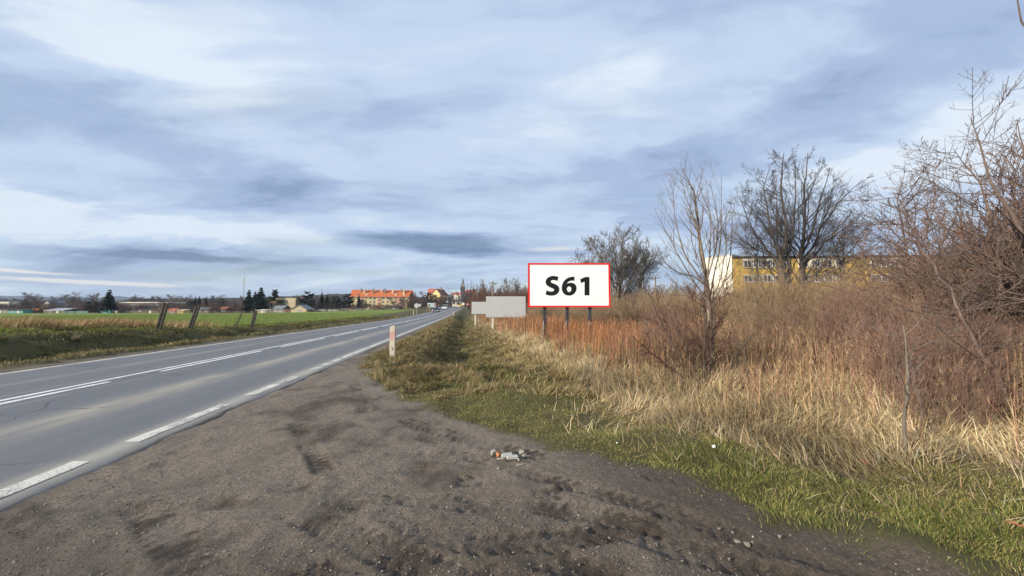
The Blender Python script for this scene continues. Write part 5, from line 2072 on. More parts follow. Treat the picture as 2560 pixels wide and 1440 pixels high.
def shed(px0, px1, py_t, Y, label, wall, roof, D=3.5, slope=0.5, door=True, name='shed', rz=0.0):
    a, b_ = at(px0, py_t, Y), at(px1, py_t, Y)
    cx = (a.x + b_.x) / 2
    base = hz(cx, Y)
    h = (b_.x - a.x) / 2
    zt = max(1.5, a.z - base)
    t = thing(name, label, 'shed', (cx, Y, base), rz)
    b = BM()
    b.prism([(0, -0.3), (D, -0.3), (D, zt - 0.1), (0, zt - slope)], -h, h, 'x')
    b.put('wall', M[wall], t)
    r = BM()
    r.prism([(-0.3, zt - slope - 0.06), (D + 0.3, zt - 0.02), (D + 0.3, zt + 0.1), (-0.3, zt - slope + 0.06)], -h - 0.25, h + 0.25, 'x')
    r.put('roof', M[roof], t)
    if door:
        d = BM()
        x = h * 0.35
        d.box(x - 0.45, x + 0.45, -0.05, 0.03, 0, min(1.9, zt - slope - 0.15))
        d.put('door', M['white_wall'], t)
    window(t, -h * 0.4, -0.03, (zt - slope) * 0.6, min(1.0, h * 0.6), 0.6, 2, sill=False)
    return t


def church():
    Y = 520.0
    c = at(1157, 740, Y)
    base = hz(c.x, Y)
    t = thing('church', 'dark church tower with a slender spire at the end of the road', 'church', (c.x, Y, base))
    Z = lambda py: at(1157, py, Y).z - base
    w = 2.55
    b = BM()
    b.box(-w, w, -w, w, -1, Z(717))
    for sx in (-1, 1):
        for sy in (-1, 1):
            b.box(sx * w - 0.45, sx * w + 0.45, sy * w - 0.45, sy * w + 0.45, -1, Z(719))
    b.put('tower', M['brick_wall'], t)
    g_ = BM()
    g_.box(-w - 0.35, w + 0.35, -w - 0.35, w + 0.35, Z(717), Z(715.8))
    g_.box(-w * 0.72, w * 0.72, -w * 0.72, w * 0.72, Z(715.8), Z(709))
    g_.box(-w * 0.85, w * 0.85, -w * 0.85, w * 0.85, Z(709), Z(707.8))
    g_.put('gallery', M['dull'], t)
    s = BM()
    for sx in (-1, 1):
        for sy in (-1, 1):
            s.tube((sx * w * 0.85, sy * w * 0.85, Z(715.8)), (sx * w * 0.85, sy * w * 0.85, Z(711)), 0.32, 0.05, 5)
    s.put('pinnacle', M['dull'], t)
    s = BM()
    s.tube((0, 0, Z(707.8)), (0, 0, Z(693)), w * 0.62, 0.10, 8)
    s.tube((0, 0, Z(693)), (0, 0, Z(690.5)), 0.09, 0.05, 5)
    s.put('spire', M['copper'], t)
    for z in (0.35, 0.6, 0.82):
        for k in (-0.9, 0.9):
            l = BM()
            l.box(k - 0.4, k + 0.4, -w - 0.06, -w + 0.02, Z(717) * z - 1.6, Z(717) * z + 1.6)
            l.put('louvre', M['roof_dark'], t)
    n = BM()
    n.prism([(3, -1), (16, -1), (16, Z(733)), (9.5, Z(724)), (3, Z(733))], w + 0.5, w + 14, 'x')
    n.put('nave', M['dull'], t)
    n = BM()
    gable_roof(n, w + 0.8, w + 13.7, 3, 16, Z(733), Z(723.6), 0.5)
    n.put('nave_roof', M['roof_red'], t)


apartment_block()
yellow_building()
white_tower()
beige_house()
church()
small_house(1076, 1104, 737, 722.5, 250, 'yellow gabled house with a brown roof above the road trees', 'cream', 'roof_brown', 'y', 10, 2, chimney=True, rz=-0.35)
small_house(1070, 1105, 733, 721.5, 275, 'pink house with a tiled hip behind the yellow gabled house', 'pink', 'roof_red', 'x', 9, 3, rz=0.1)
small_house(1131, 1152, 736.5, 731, 430, 'white house with a red roof just left of the church tower', 'white_wall', 'roof_red', 'x', 9, 3)
small_house(1088, 1112, 757, 748, 330, 'brown roofed cottage half hidden by road trees', 'dull', 'roof_brown', 'x', 8, 2)
small_house(0, 23, 753.5, 752.5, 236, 'flat white house at the far left edge', 'white_wall', 'roof_dark', 'x', 7, 2)
small_house(101, 131, 765, 751, 215, 'grey white steep gabled house behind a dark bare tree', 'white_wall', 'roof_grey', 'y', 8, 1)
small_house(30, 48, 765, 757, 225, 'dark roofed cottage beside the flat white house', 'dull', 'roof_dark', 'x', 6, 2)
small_house(728, 766, 773, 762.5, 158, 'low hut with a pale gable and grey roof before the beige house', 'beige', 'roof_grey', 'y', 6, 1, 'hut', 'garden_hut')
small_house(684, 708, 771, 764.5, 160, 'low hut with a blue grey roof under the wooden balcony', 'board', 'roof_grey', 'x', 5, 2, 'hut', 'garden_hut')
small_house(549, 566, 772, 768, 175, 'small hut with a bright red roof in the allotments', 'board', 'roof_red', 'x', 4, 1, 'hut', 'garden_hut')
small_house(495, 523, 773, 769, 172, 'long grey roofed hut in the allotments', 'board', 'roof_grey', 'x', 4, 2, 'hut', 'garden_hut')
small_house(418, 437, 776, 771.5, 168, 'pink hut with a white front right of the tallest fence post', 'pink', 'roof_red', 'x', 4, 1, 'hut', 'garden_hut')
small_house(390, 404, 776, 770, 168, 'pale orange hut behind the tallest fence post', 'pale_band', 'roof_brown', 'y', 4, 1, 'hut', 'garden_hut')
small_house(72, 88, 777, 773, 166, 'tiny hut with an orange brown roof at the left', 'board', 'roof_orange', 'x', 3, 1, 'hut', 'garden_hut')
small_house(970, 1000, 771, 766, 175, 'dark open shed with white things inside before the apartment block', 'board', 'roof_dark', 'x', 5, 1, 'hut', 'garden_hut')
shed(-40, 20, 772, 163, 'grey shed with a long flat roof at the far left edge', 'dull', 'roof_dark', 4, 0.4)
shed(21, 58, 773.5, 162.5, 'turquoise shed at the left with a white door', 'turq', 'roof_dark', 4, 0.4)
shed(112, 160, 770.5, 163, 'shed with a bright tilted sheet metal roof', 'board', 'steel', 5, 1.0)
shed(250, 274, 777, 163, 'small turquoise shed right of the dark juniper', 'turq', 'roof_grey', 3, 0.3, False)
shed(278, 296, 777, 164, 'small brown shed beside the turquoise one', 'board', 'roof_dark', 3, 0.3)
shed(443, 459, 779, 162, 'bright yellow crate shed on the field edge', 'yellow', 'pale_band', 3, 0.3, False)
shed(640, 663, 773, 162, 'cream coloured shed left of the white picket fence', 'beige', 'white_wall', 4, 0.4)
shed(330, 398, 773, 166, 'long dark brown garden shed', 'board', 'roof_dark', 4, 0.4)


def greenhouse():
    Y = 240.0
    a, b_ = at(301, 756, Y), at(422, 756, Y)
    cx = (a.x + b_.x) / 2
    base = hz(cx, Y)
    h = (b_.x - a.x) / 2
    zt = at(350, 755, Y).z - base
    t = thing('warehouse', 'long low warehouse with a white edged roof behind the allotments', 'building', (cx, Y, base))
    b = BM()
    b.box(-h, h, 0, 12, -0.5, zt - 0.7)
    b.put('wall', M['roof_grey'], t)
    r = BM()
    r.box(-h - 0.3, h + 0.3, -0.6, 12.4, zt - 0.7, zt)
    r.put('roof', M['white_wall'], t)


greenhouse()


def fence_run(px0, px1, top_px, Y, label, mat, post_mat, gap=2.4, name='garden_fence', slat_w=0.11, step=0.2, rails=True):
    a, b_ = at(px0, 780, Y), at(px1, 780, Y)
    x0, x1 = a.x, b_.x
    base = hz((x0 + x1) / 2, Y)
    h = max(0.9, at(px0, top_px, Y).z - base)
    t = thing(name, label, 'fence', ((x0 + x1) / 2, Y, base))
    W = x1 - x0
    s = BM()
    n = int(W / step)
    rg = random.Random(int(px0))
    for k in range(n):
        x = -W / 2 + k * step
        if rg.random() < 0.06:
            continue
        s.box(x, x + slat_w, -0.02, 0.02, 0.05, h * rg.uniform(0.9, 1.0))
    o = s.put('slats', M[mat], t)
    o['kind'] = 'stuff'
    for k in range(int(W / gap) + 1):
        p = BM()
        x = -W / 2 + k * gap
        p.box(x - 0.07, x + 0.07, 0.03, 0.16, -0.3, h + 0.08)
        p.put('post', M[post_mat], t)
    return t


fence_run(156, 220, 779, 160, 'long turquoise green plank fence left of the dark juniper', 'dull_green', 'turq', 4.0, step=0.19, slat_w=0.18)
fence_run(662, 716, 774, 160, 'white picket fence in front of the beige house', 'picket', 'picket', 2.2, step=0.42)
fence_run(712, 786, 773.5, 160, 'brown weathered hedge fence right of the white pickets', 'rust', 'pale_post', 3.0, step=0.2, slat_w=0.19)
fence_run(786, 850, 773, 164, 'broken pale board fence under the bare bushes', 'picket', 'pale_post', 3.0, step=0.55, slat_w=0.2)
fence_run(852, 930, 771, 172, 'grey green board fence before the apartment block', 'dull', 'picket', 3.0, step=0.25, slat_w=0.18)
fence_run(400, 500, 778, 162, 'low grey wire and board fence along the left field edge', 'dull', 'pale_post', 3.0, step=0.5, slat_w=0.08)
fence_run(500, 662, 777.5, 162, 'low patchy allotment fence between the huts', 'board', 'picket', 3.2, step=0.4, slat_w=0.1)


def mast(px, py_top, Y, label, w=0.5):
    b = at(px, 775, Y)
    base = hz(b.x, Y)
    H = at(px, py_top, Y).z - base
    t = thing('radio_mast', label, 'mast', (b.x, Y, base))
    m = BM()
    cs = [(w * math.cos(a), w * math.sin(a)) for a in (0.5, 2.6, 4.7)]
    for cx, cy in cs:
        m.tube((cx, cy, 0), (cx * 0.7, cy * 0.7, H * 0.9), 0.09, 0.07, 5)
    m.put('leg', M['steel'], t)
    l = BM()
    n = int(H / 2.2)
    for k in range(n):
        f0, f1 = k / n * 0.9, (k + 1) / n * 0.9
        for i in range(3):
            a, c = cs[i], cs[(i + 1) % 3]
            s0, s1 = 1 - 0.3 * f0, 1 - 0.3 * f1
            l.tube((a[0] * s0, a[1] * s0, H * f0), (c[0] * s1, c[1] * s1, H * f1), 0.05, n=3)
    l.put('lattice', M['steel'], t)
    d = BM()
    for z, s in ((0.96, 1), (0.80, -1), (0.70, 1), (0.55, 1), (0.86, -1)):
        d.box(s * w * 1.6 - 0.25, s * w * 1.6 + 0.25, -0.2, 0.2, H * z - 1.6, H * z)
    d.tube((w * 1.6, 0, H * 0.4), (w * 1.6, 0, H * 0.99), 0.06, n=4)
    d.put('antenna', M['white_wall'], t)
    d = BM()
    d.tube((0, 0, H * 0.88), (0, 0, H), 0.09, 0.03, 5)
    d.put('tip', M['steel'], t)


mast(607.5, 684, 400, 'tall thin lattice radio mast behind the spruces', 0.75)


def pole(px, py_top, Y, label, r=0.14, wires=True, name='utility_pole'):
    b = at(px, 775, Y)
    base = hz(b.x, Y)
    H = at(px, py_top, Y).z - base
    t = thing(name, label, 'pole', (b.x, Y, base))
    m = BM()
    m.tube((0, 0, -0.4), (0, 0, H), r * 1.25, r * 0.85, 8)
    m.put('shaft', M['wood'], t)
    if wires:
        c = BM()
        c.box(-0.8, 0.8, -0.06, 0.06, H - 0.45, H - 0.32)
        for x in (-0.7, 0, 0.7):
            c.tube((x, 0, H - 0.32), (x, 0, H - 0.14), 0.04, n=5)
        c.put('crossarm', M['wood'], t)
    return (b.x, Y, base + H)


pa = pole(1232, 703, 70, 'brown wooden utility pole rising behind the large grey board')
pb = pole(1100, 716, 210, 'far wooden utility pole left of the road end')
pc = pole(1640, 690, 66, 'wooden utility pole among brush right of the S61 board')
pole(239, 735, 260, 'thin dark chimney pole left of the big blue spruce', 0.35, False, 'chimney_pole')
pole(833, 737, 260, 'pale red banded chimney between the conifers', 0.4, False, 'chimney_pole')
for A, B_, lb in ((pb, pa, 'overhead wire strung from the utility pole towards the road end'), (pa, pc, 'overhead wire strung from the utility pole behind the S61 board')):
    w = BM()
    prev = None
    for k in range(13):
        f = k / 12
        p = Vector(A).lerp(Vector(B_), f) + Vector((0, 0, -0.3 - 4 * 1.0 * f * (1 - f)))
        if prev is not None:
            w.tube(prev, p, 0.02, n=3)
        prev = p
    tag(w.put('overhead_wire', M['dark_steel']), lb, 'wire')


# ------------------------------------------------------------------ road signs, far billboard, vehicles
M['sign_back'] = plain('sign_back_grey', (0.50, 0.51, 0.52), 0.5, 0.05, metal=0.2)
M['sign_white'] = plain('sign_white', (0.75, 0.75, 0.75), 0.5, 0.04)
M['sign_red'] = plain('sign_red', (0.55, 0.03, 0.03), 0.5, 0.05)
M['sign_yellow'] = plain('sign_yellow', (0.75, 0.48, 0.03), 0.5, 0.05)
M['poster_green'] = plain('poster_green', (0.10, 0.28, 0.14), 0.5, 0.2)
M['poster_blue'] = plain('poster_pale_blue', (0.46, 0.58, 0.66), 0.5, 0.12)
M['poster_pink'] = plain('poster_dusty_pink', (0.45, 0.30, 0.24), 0.5, 0.15)


def disc_sign(x, y, zc, r, label, mat, two=None, name='road_sign', rim=None):
    base = hz(x, y)
    t = thing(name, label, 'sign', (x, y, base))
    p = BM()
    p.tube((0, 0.05, -0.3), (0, 0.05, zc + r), 0.035, n=6)
    p.put('pole', M['steel'], t)
    d = BM()
    d.tube((0, -0.02, zc), (0, 0.01, zc), r, n=20)
    d.put('plate', M[mat], t)
    if rim:
        d = BM()
        d.tube((0, -0.026, zc), (0, -0.021, zc), r * 0.98, n=20)
        d.tube((0, -0.032, zc), (0, -0.0265, zc), r * 0.72, n=20, mi=1)
        d.put('rim', [M[rim], M['sign_white']], t)
    if two:
        d = BM()
        d.tube((two, 0.0, zc + 0.12), (two, 0.03, zc + 0.12), r * 0.92, n=3)
        d.put('second_plate', M[mat], t)
    return t


s = at(1041.5, 764, 88)
disc_sign(s.x, 88.0, at(1041, 764, 88).z - hz(s.x, 88), 0.55, 'backs of a round and a triangular road sign on one pole at the field edge', 'sign_back', 0.75)
s = at(1118, 754, 190)
disc_sign(s.x, 190.0, s.z - hz(s.x, 190), 0.6, 'small white round sign over the far traffic', 'sign_white')
s = at(1130.5, 756, 215)
disc_sign(s.x, 215.0, s.z - hz(s.x, 215), 0.4, 'small grey sign plate on a pole left of the bus', 'sign_back')
s = at(1153, 762, 205)
disc_sign(s.x, 205.0, s.z - hz(s.x, 205), 0.85, 'round yellow sign just right of the bus', 'sign_yellow')
s = at(1158, 760, 210)
disc_sign(s.x, 210.0, s.z - hz(s.x, 210), 0.8, 'round white sign right of the yellow sign', 'sign_white')


def chevrons():
    Y = 150.0
    a = at(1171.5, 760, Y)
    base = hz(a.x, Y)
    zc = a.z - base
    t = thing('chevron_board', 'red and white chevron board at the road end', 'sign', (a.x, Y, base))
    W, H = 2.1, 1.0
    p = BM()
    p.box(-W / 2, W / 2, 0, 0.05, zc - H / 2, zc + H / 2)
    p.put('panel', M['sign_red'], t)
    for k in range(3):
        c = BM()
        x = -0.75 + k * 0.62
        c.prism([(x, zc - H / 2 + 0.02), (x + 0.25, zc - H / 2 + 0.02), (x + 0.5, zc), (x + 0.25, zc + H / 2 - 0.02), (x, zc + H / 2 - 0.02), (x + 0.25, zc)], -0.008, -0.001, 'y')
        c.put('chevron', M['sign_white'], t)
    for x in (-0.8, 0.8):
        q = BM()
        q.tube((x, 0.09, -0.3), (x, 0.09, zc + H / 2), 0.04, n=6)
        q.put('post', M['steel'], t)


chevrons()


def far_billboard():
    Y = 118.0
    a, b_ = at(1068.5, 768, Y), at(1089.5, 757.5, Y)
    cx = (a.x + b_.x) / 2
    base = hz(cx, Y)
    W, z0, z1 = b_.x - a.x, a.z - base, b_.z - base
    t = thing('billboard', 'far advertising billboard with green, pale blue and dusty pink panels', 'billboard', (cx, Y, base), 0.12)
    p = BM()
    p.box(-W / 2, W / 2, 0, 0.12, z0, z1)
    p.put('panel', M['sign_white'], t)
    for x0, x1, f0, f1, m in ((-0.49, -0.36, .05, .8, 'poster_pink'), (-0.36, -0.15, .1, .75, 'poster_green'), (-0.13, 0.24, .12, .95, 'poster_blue'), (0.27, 0.49, .1, .97, 'poster_pink')):
        q = BM()
        q.box(W * x0, W * x1, -0.01, -0.002, z0 + (z1 - z0) * f0, z0 + (z1 - z0) * f1)
        q.put('poster', M[m], t)
    for x in (-W * 0.42, 0, W * 0.42):
        q = BM()
        q.box(x - 0.08, x + 0.08, 0.13, 0.28, -0.3, z1 - 0.1)
        q.put('post', M['dark_steel'], t)
    k = at(1084, 773, 116)
    t2 = thing('info_board', 'small white and blue notice board under the far billboard', 'notice board', (k.x, 116, hz(k.x, 116)), 0.1)
    q = BM()
    q.box(-0.5, 0.5, 0, 0.08, 0.35, 1.05)
    q.put('panel', M['sign_white'], t2)
    q = BM()
    q.box(-0.48, 0.48, -0.01, -0.002, 0.75, 1.02)
    q.put('poster', M['poster_blue'], t2)
    for x in (-0.4, 0.4):
        q = BM()
        q.box(x - 0.04, x + 0.04, 0.09, 0.15, -0.2, 1.0)
        q.put('leg', M['steel'], t2)
    k = at(1073, 773, 119)
    t3 = thing('garden_fence', 'short dark plank fence under the left of the far billboard', 'fence', (k.x, 119, hz(k.x, 119)))
    for i in range(6):
        q = BM()
        q.box(-0.9 + i * 0.3, -0.66 + i * 0.3, -0.02, 0.02, 0, 1.1 - 0.05 * (i % 2))
        q.put('plank', M['wood'], t3)


far_billboard()

M['car_dark'] = plain('dark_green_car_paint', (0.015, 0.022, 0.022), 0.25, 0.1, 1.0, spec=0.6)
M['car_white'] = plain('white_car_paint', (0.78, 0.78, 0.76), 0.3, 0.03, 1.0, spec=0.5)
M['car_blue'] = plain('blue_car_paint', (0.10, 0.22, 0.48), 0.3, 0.06, 1.0, spec=0.5)
M['car_cream'] = plain('cream_bus_paint', (0.70, 0.60, 0.36), 0.35, 0.05, 1.0, spec=0.5)
M['lamp'] = plain('headlamp_glass', (0.80, 0.80, 0.78), 0.15, 0.02, 1.0, spec=0.6)
M['lamp_red'] = plain('tail_lamp', (0.45, 0.01, 0.01), 0.3, 0.05)
M['lamp_pink'] = plain('pinkish_lamp', (0.80, 0.30, 0.55), 0.3, 0.05)


def vehicle(name, label, cat, y, t_off, L, W, H, paint, away=False, boxy=0.0, lamp2='lamp', glass_frac=0.45):
    """a car: bonnet, cabin with raked screens, windows, wheels, lights, plate"""
    x = float(road_x(y)) + t_off
    dy = 2.0
    hd = math.atan2(float(road_x(y + dy) - road_x(y - dy)), 2 * dy)
    t = thing(name, label, cat, (x, y, float(road_z(y)) - 0.03), (0 if away else PI) - hd, 'vehicles on the road')
    # front towards +y
    w = W / 2
    zb, zs = 0.24, H * (1 - glass_frac)
    b = BM()
    if boxy < 0.5:
        prof = [(-L / 2, zb), (L / 2 - 0.1, zb), (L / 2, zb + 0.2), (L / 2 - 0.05, zs * 0.78), (L / 2 - 0.9, zs * 0.98), (-L / 2 + 0.35, zs), (-L / 2, zs * 0.92)]
    else:
        prof = [(-L / 2, zb), (L / 2 - 0.08, zb), (L / 2, zb + 0.25), (L / 2 - 0.05, zs * 0.85), (L / 2 - 0.35, zs), (-L / 2, zs)]
    b.prism(prof, -w, w, 'x')
    b.put('body', M[paint], t, bevel=0.06)
    cf = L * (0.22 if boxy < 0.5 else 0.42)
    cr = -L / 2 + (0.15 if boxy < 0.5 else 0.04)
    tw = w * (0.78 if boxy < 0.5 else 0.92)
    c = BM()
    c.hull8([(-w * .96, cr, zs - 0.02), (w * .96, cr, zs - 0.02), (w * .96, cf, zs - 0.02), (-w * .96, cf, zs - 0.02)],
            [(-tw, cr + 0.25, H - 0.06), (tw, cr + 0.25, H - 0.06), (tw, cf - (0.75 if boxy < 0.5 else 0.3), H - 0.06), (-tw, cf - (0.75 if boxy < 0.5 else 0.3), H - 0.06)])
    c.put('windows', M['glass'], t, bevel=0.03)
    r = BM()
    r.hull8([(-tw - .01, cr + 0.22, H - 0.10), (tw + .01, cr + 0.22, H - 0.10), (tw + .01, cf - (0.72 if boxy < 0.5 else 0.28), H - 0.10), (-tw - .01, cf - (0.72 if boxy < 0.5 else 0.28), H - 0.10)],
            [(-tw * .9, cr + 0.35, H), (tw * .9, cr + 0.35, H), (tw * .9, cf - 0.85 if boxy < .5 else cf - 0.4, H), (-tw * .9, cf - 0.85 if boxy < .5 else cf - 0.4, H)])
    r.put('roof', M[paint], t, bevel=0.02)
    for sx in (-1, 1):
        for wy in (L * 0.30, -L * 0.30):
            q = BM()
            q.tube((sx * (w - 0.2), wy, 0.31), (sx * (w + 0.015), wy, 0.31), 0.31, n=14)
            o = q.put('wheel', M['tyre'], t)
            q = BM()
            q.tube((sx * (w + 0.016), wy, 0.31), (sx * (w + 0.03), wy, 0.31), 0.19, n=10)
            q.put('rim', M['steel'], o)
        h_ = BM()
        h_.box(sx * w * 0.78 - 0.19, sx * w * 0.78 + 0.19, L / 2 - 0.14, L / 2 + 0.012, zs * 0.58, zs * 0.76)
        h_.put('headlight', M[lamp2 if sx > 0 else 'lamp'], t)
        h_ = BM()
        h_.box(sx * w * 0.82 - 0.1, sx * w * 0.82 + 0.1, -L / 2 - 0.012, -L / 2 + 0.1, zs * 0.55, zs * 0.85)
        h_.put('tail_light', M['lamp_red'], t)
        m_ = BM()
        m_.box(sx * (w + 0.02), sx * (w + 0.17), cf - 0.45, cf - 0.36, zs, zs + 0.14)
        m_.put('mirror', M[paint], t)
    for sy in (1, -1):
        p = BM()
        e = L / 2
        p.box(-0.26, 0.26, e + 0.002 if sy > 0 else -e - 0.02, e + 0.02 if sy > 0 else -e - 0.002, 0.42, 0.53)
        p.put('number_plate', M['sign_white'], t)
    bp = BM()
    bp.box(-w * 0.97, w * 0.97, L / 2 - 0.05, L / 2 + 0.03, zb - 0.02, zb + 0.16)
    bp.put('bumper', M['dark_steel'], t)


vehicle('car', 'dark hatchback coming towards us with one pinkish headlight', 'car', 111, -1.75, 4.1, 1.76, 1.48, 'car_dark', lamp2='lamp_pink')
vehicle('white_van', 'white minivan coming behind the dark hatchback', 'car', 146, -1.75, 4.5, 1.85, 1.95, 'car_white', boxy=0.3, glass_frac=0.42)
vehicle('car', 'light blue car standing at the far left roadside', 'car', 160, -4.4, 4.2, 1.75, 1.5, 'car_blue')
vehicle('car', 'dark car parked beside the light blue car', 'car', 150, -5.6, 4.2, 1.75, 1.5, 'car_dark')
vehicle('minibus', 'cream minibus driving away at the end of the road', 'bus', 198, 1.7, 6.0, 2.1, 2.55, 'car_cream', True, 1.0, glass_frac=0.40)


# ------------------------------------------------------------------ background trees
def rel_tree(seed, h, kind='round'):
    """bare tree levels around the origin, height h"""
    rg = np.random.default_rng(seed)
    if kind == 'round':
        n = 5
        a = rg.uniform(0, 2 * PI, n)
        tl = rg.uniform(0.1, 0.55, n)
        d = np.stack([np.cos(a) * np.sin(tl), np.sin(a) * np.sin(tl), np.cos(tl)], 1)
        tr = run_branch(rg, np.array([[0, 0, -0.03 * h]]), np.array([[0, 0, 1.0]]), np.array([h * 0.42]), 6, 0.05, 0.1)
        q = run_branch(rg, np.tile(tr[0, 3], (n, 1)) + rg.normal(0, 0.02 * h, (n, 3)) * [0, 0, 1], d, h * rg.uniform(0.55, 0.75, n), 9, 0.06, 0.05)
        lv = [(q, np.tile(np.linspace(0.013 * h, 0.003 * h, 9), (n, 1)))]
        kids, rmin = (11, 7, 4), 0.0040 * h
    else:      # narrow rising poplar
        tr = run_branch(rg, np.array([[0, 0, -0.03 * h]]), np.array([[0, 0, 1.0]]), np.array([h * 0.95]), 12, 0.02, 0.1)
        q = tr.copy()
        lv = [(q, np.linspace(0.012 * h, 0.002 * h, 12)[None])]
        kids, rmin = (26, 6, 3), 0.0022 * h
    tr_l = [(tr, np.linspace(0.02 * h, (0.010 if kind == 'round' else 0.004) * h, tr.shape[1])[None])]
    lv.append(spawn(rg, *lv[-1], kids[0], 0.15, 1.0, 0.42 if kind == 'round' else 0.26, 40 if kind == 'round' else 26, 6, 0.1, 0.06, 0.5, rmin, 0.5))
    lv.append(spawn(rg, *lv[-1], kids[1], 0.15, 1.0, 0.5, 38, 4, 0.12, 0.05, 0.6, rmin * 0.7, 0.4))
    lv.append(spawn(rg, *lv[-1], kids[2], 0.2, 1.0, 0.55, 38, 3, 0.12, 0.03, 0.7, rmin * 0.55, 0.3))
    return tr_l, lv[0:] if kind == 'round' else lv[1:]


def conifer_mesh(seed, h, r, kind='spruce'):
    """boughs of many small needle sprays around a stem"""
    rg = np.random.default_rng(seed)
    V, T, C = [], [], []
    nW = 26 if kind != 'pine' else 14
    k = 0
    for i in range(nW):
        f = (i + rg.uniform(0, 0.6)) / nW
        z = h * (0.06 + 0.93 * f)
        if kind == 'spruce':
            R = r * (1 - f) ** 0.85 * (0.8 + 0.35 * rg.random())
        elif kind == 'column':
            R = r * math.sin(PI * min(1, 0.12 + 0.88 * (1 - f))) ** 0.6 * (0.8 + 0.3 * rg.random()) if f > 0.5 else r * (0.75 + 0.25 * rg.random())
        else:
            R = r * (0.55 + 0.6 * rg.random()) * (1 - 0.55 * f ** 2)
        nb = int(6 + 5 * (1 - f))
        for b in range(nb):
            a = rg.uniform(0, 2 * PI)
            L = R * rg.uniform(0.7, 1.12)
            droop = {'spruce': -0.22, 'column': 0.5, 'pine': 0.25}[kind] + rg.normal(0, 0.12)
            m = 7
            for q in range(m):
                s = (q + 0.4 + rg.uniform(-0.3, 0.3)) / m
                if kind == 'pine' and s < 0.35:
                    continue
                p = np.array([math.cos(a) * L * s, math.sin(a) * L * s, z + droop * L * s + 0.10 * L * s * s])
                sz = (0.34 * (1 - 0.5 * s) * R + 0.035 * h) * rg.uniform(0.7, 1.3)
                for e in range(2):
                    ax = np.array([math.cos(a + rg.normal(0, 0.7)), math.sin(a + rg.normal(0, 0.7)), rg.normal(droop, 0.35)])
                    ax /= np.linalg.norm(ax)
                    sd = norm(np.cross(ax, rg.normal(0, 1, 3)))
                    V += [p - sd * sz * 0.28, p + sd * sz * 0.28, p + ax * sz]
                    T.append((k, k + 1, k + 2))
                    k += 3
    return np.array(V), np.array(T)


M['needles'] = plain('dark_needles', (0.030, 0.042, 0.032), 0.85, 0.35, 0.7, spec=0.2, c2=(0.055, 0.075, 0.058))
M['needles_green'] = plain('green_needles', (0.035, 0.055, 0.022), 0.85, 0.35, 0.7, spec=0.2, c2=(0.075, 0.095, 0.035))
M['needles_pine'] = plain('pine_needles', (0.045, 0.058, 0.030), 0.85, 0.35, 0.7, spec=0.2, c2=(0.095, 0.10, 0.055))
M['twig_yellow'] = bark('yellow_willow_twigs', (0.24, 0.16, 0.05), (0.42, 0.29, 0.10), 0.6)
M['twig_rust'] = bark('rusty_far_twigs', (0.12, 0.070, 0.055), (0.24, 0.145, 0.11), 0.6)
M['twig_grey'] = bark('grey_far_twigs', (0.15, 0.125, 0.11), (0.28, 0.24, 0.21), 0.6)

PROTO = {}


def proto(kind, seed):
    """crown and trunk meshes of one unit-height kind, shared by all its trees"""
    key = (kind, seed)
    if key in PROTO:
        return PROTO[key]
    if kind in ('spruce', 'column', 'pine'):
        V, T = conifer_mesh(seed, 1.0, {'spruce': 0.24, 'column': 0.16, 'pine': 0.34}[kind], kind)
        crown = mesh_np('crown', V, [T], M['needles'])
        b = BM()
        b.tube((0, 0, -0.02), (0, 0, 0.9), 0.018, 0.004, 6)
        trunk = b.mesh('trunk', M['bark_dark'])
    elif kind in ('round', 'poplar'):
        tl, cl = rel_tree(seed, 1.0, 'round' if kind == 'round' else 'poplar')
        V, Q = merge(cl, (4, 3, 3, 3))
        crown = mesh_np('crown', V, [Q], M['twig_far'], None, True)
        V, Q = merge(tl, (6,))
        trunk = mesh_np('trunk', V, [Q], M['bark_dark'], None, True)
    else:          # bush
        rg = np.random.default_rng(seed)
        lv = shrub_parts(rg, 14, 0.95, 0.55, kids=(6, 5, 2), rb=0.010, arch=0.04)
        V, Q = merge(lv[1:], (3, 3, 3))
        crown = mesh_np('crown', V, [Q], M['twig_far'], None, True)
        V, Q = merge(lv[:1], (4,))
        trunk = mesh_np('stems', V, [Q], M['bark_dark'], None, True)
    PROTO[key] = (trunk, crown)
    return PROTO[key]


def own_mat(o, mt):
    o.material_slots[0].link = 'OBJECT'
    o.material_slots[0].material = M[mt]
    return o


NAMES = {'spruce': 'spruce_tree', 'column': 'conifer_tree', 'pine': 'pine_tree', 'round': 'bare_tree', 'poplar': 'poplar_tree', 'bush': 'bare_bush'}


def bg_tree(kind, mt, seed, px, py_top, Y, wpx, label, group, sink=0.0):
    b = at(px, 775, Y)
    z = hz(b.x, Y) - sink
    H = at(px, py_top, Y).z - z
    trunk, crown = proto(kind, seed)
    nat = {'spruce': 0.46, 'column': 0.30, 'pine': 0.62, 'round': 0.80, 'poplar': 0.34, 'bush': 1.1}[kind]
    sx = (wpx / F * Y) / nat / H
    t = thing(NAMES[kind], label, 'bush' if kind == 'bush' else 'tree', (b.x, Y, z), random.Random(px).uniform(0, 6.28), group)
    t.scale = (H * sx, H * sx, H)
    obj(trunk.name.split('.')[0], trunk, t)
    own_mat(obj('crown', crown, t), mt)


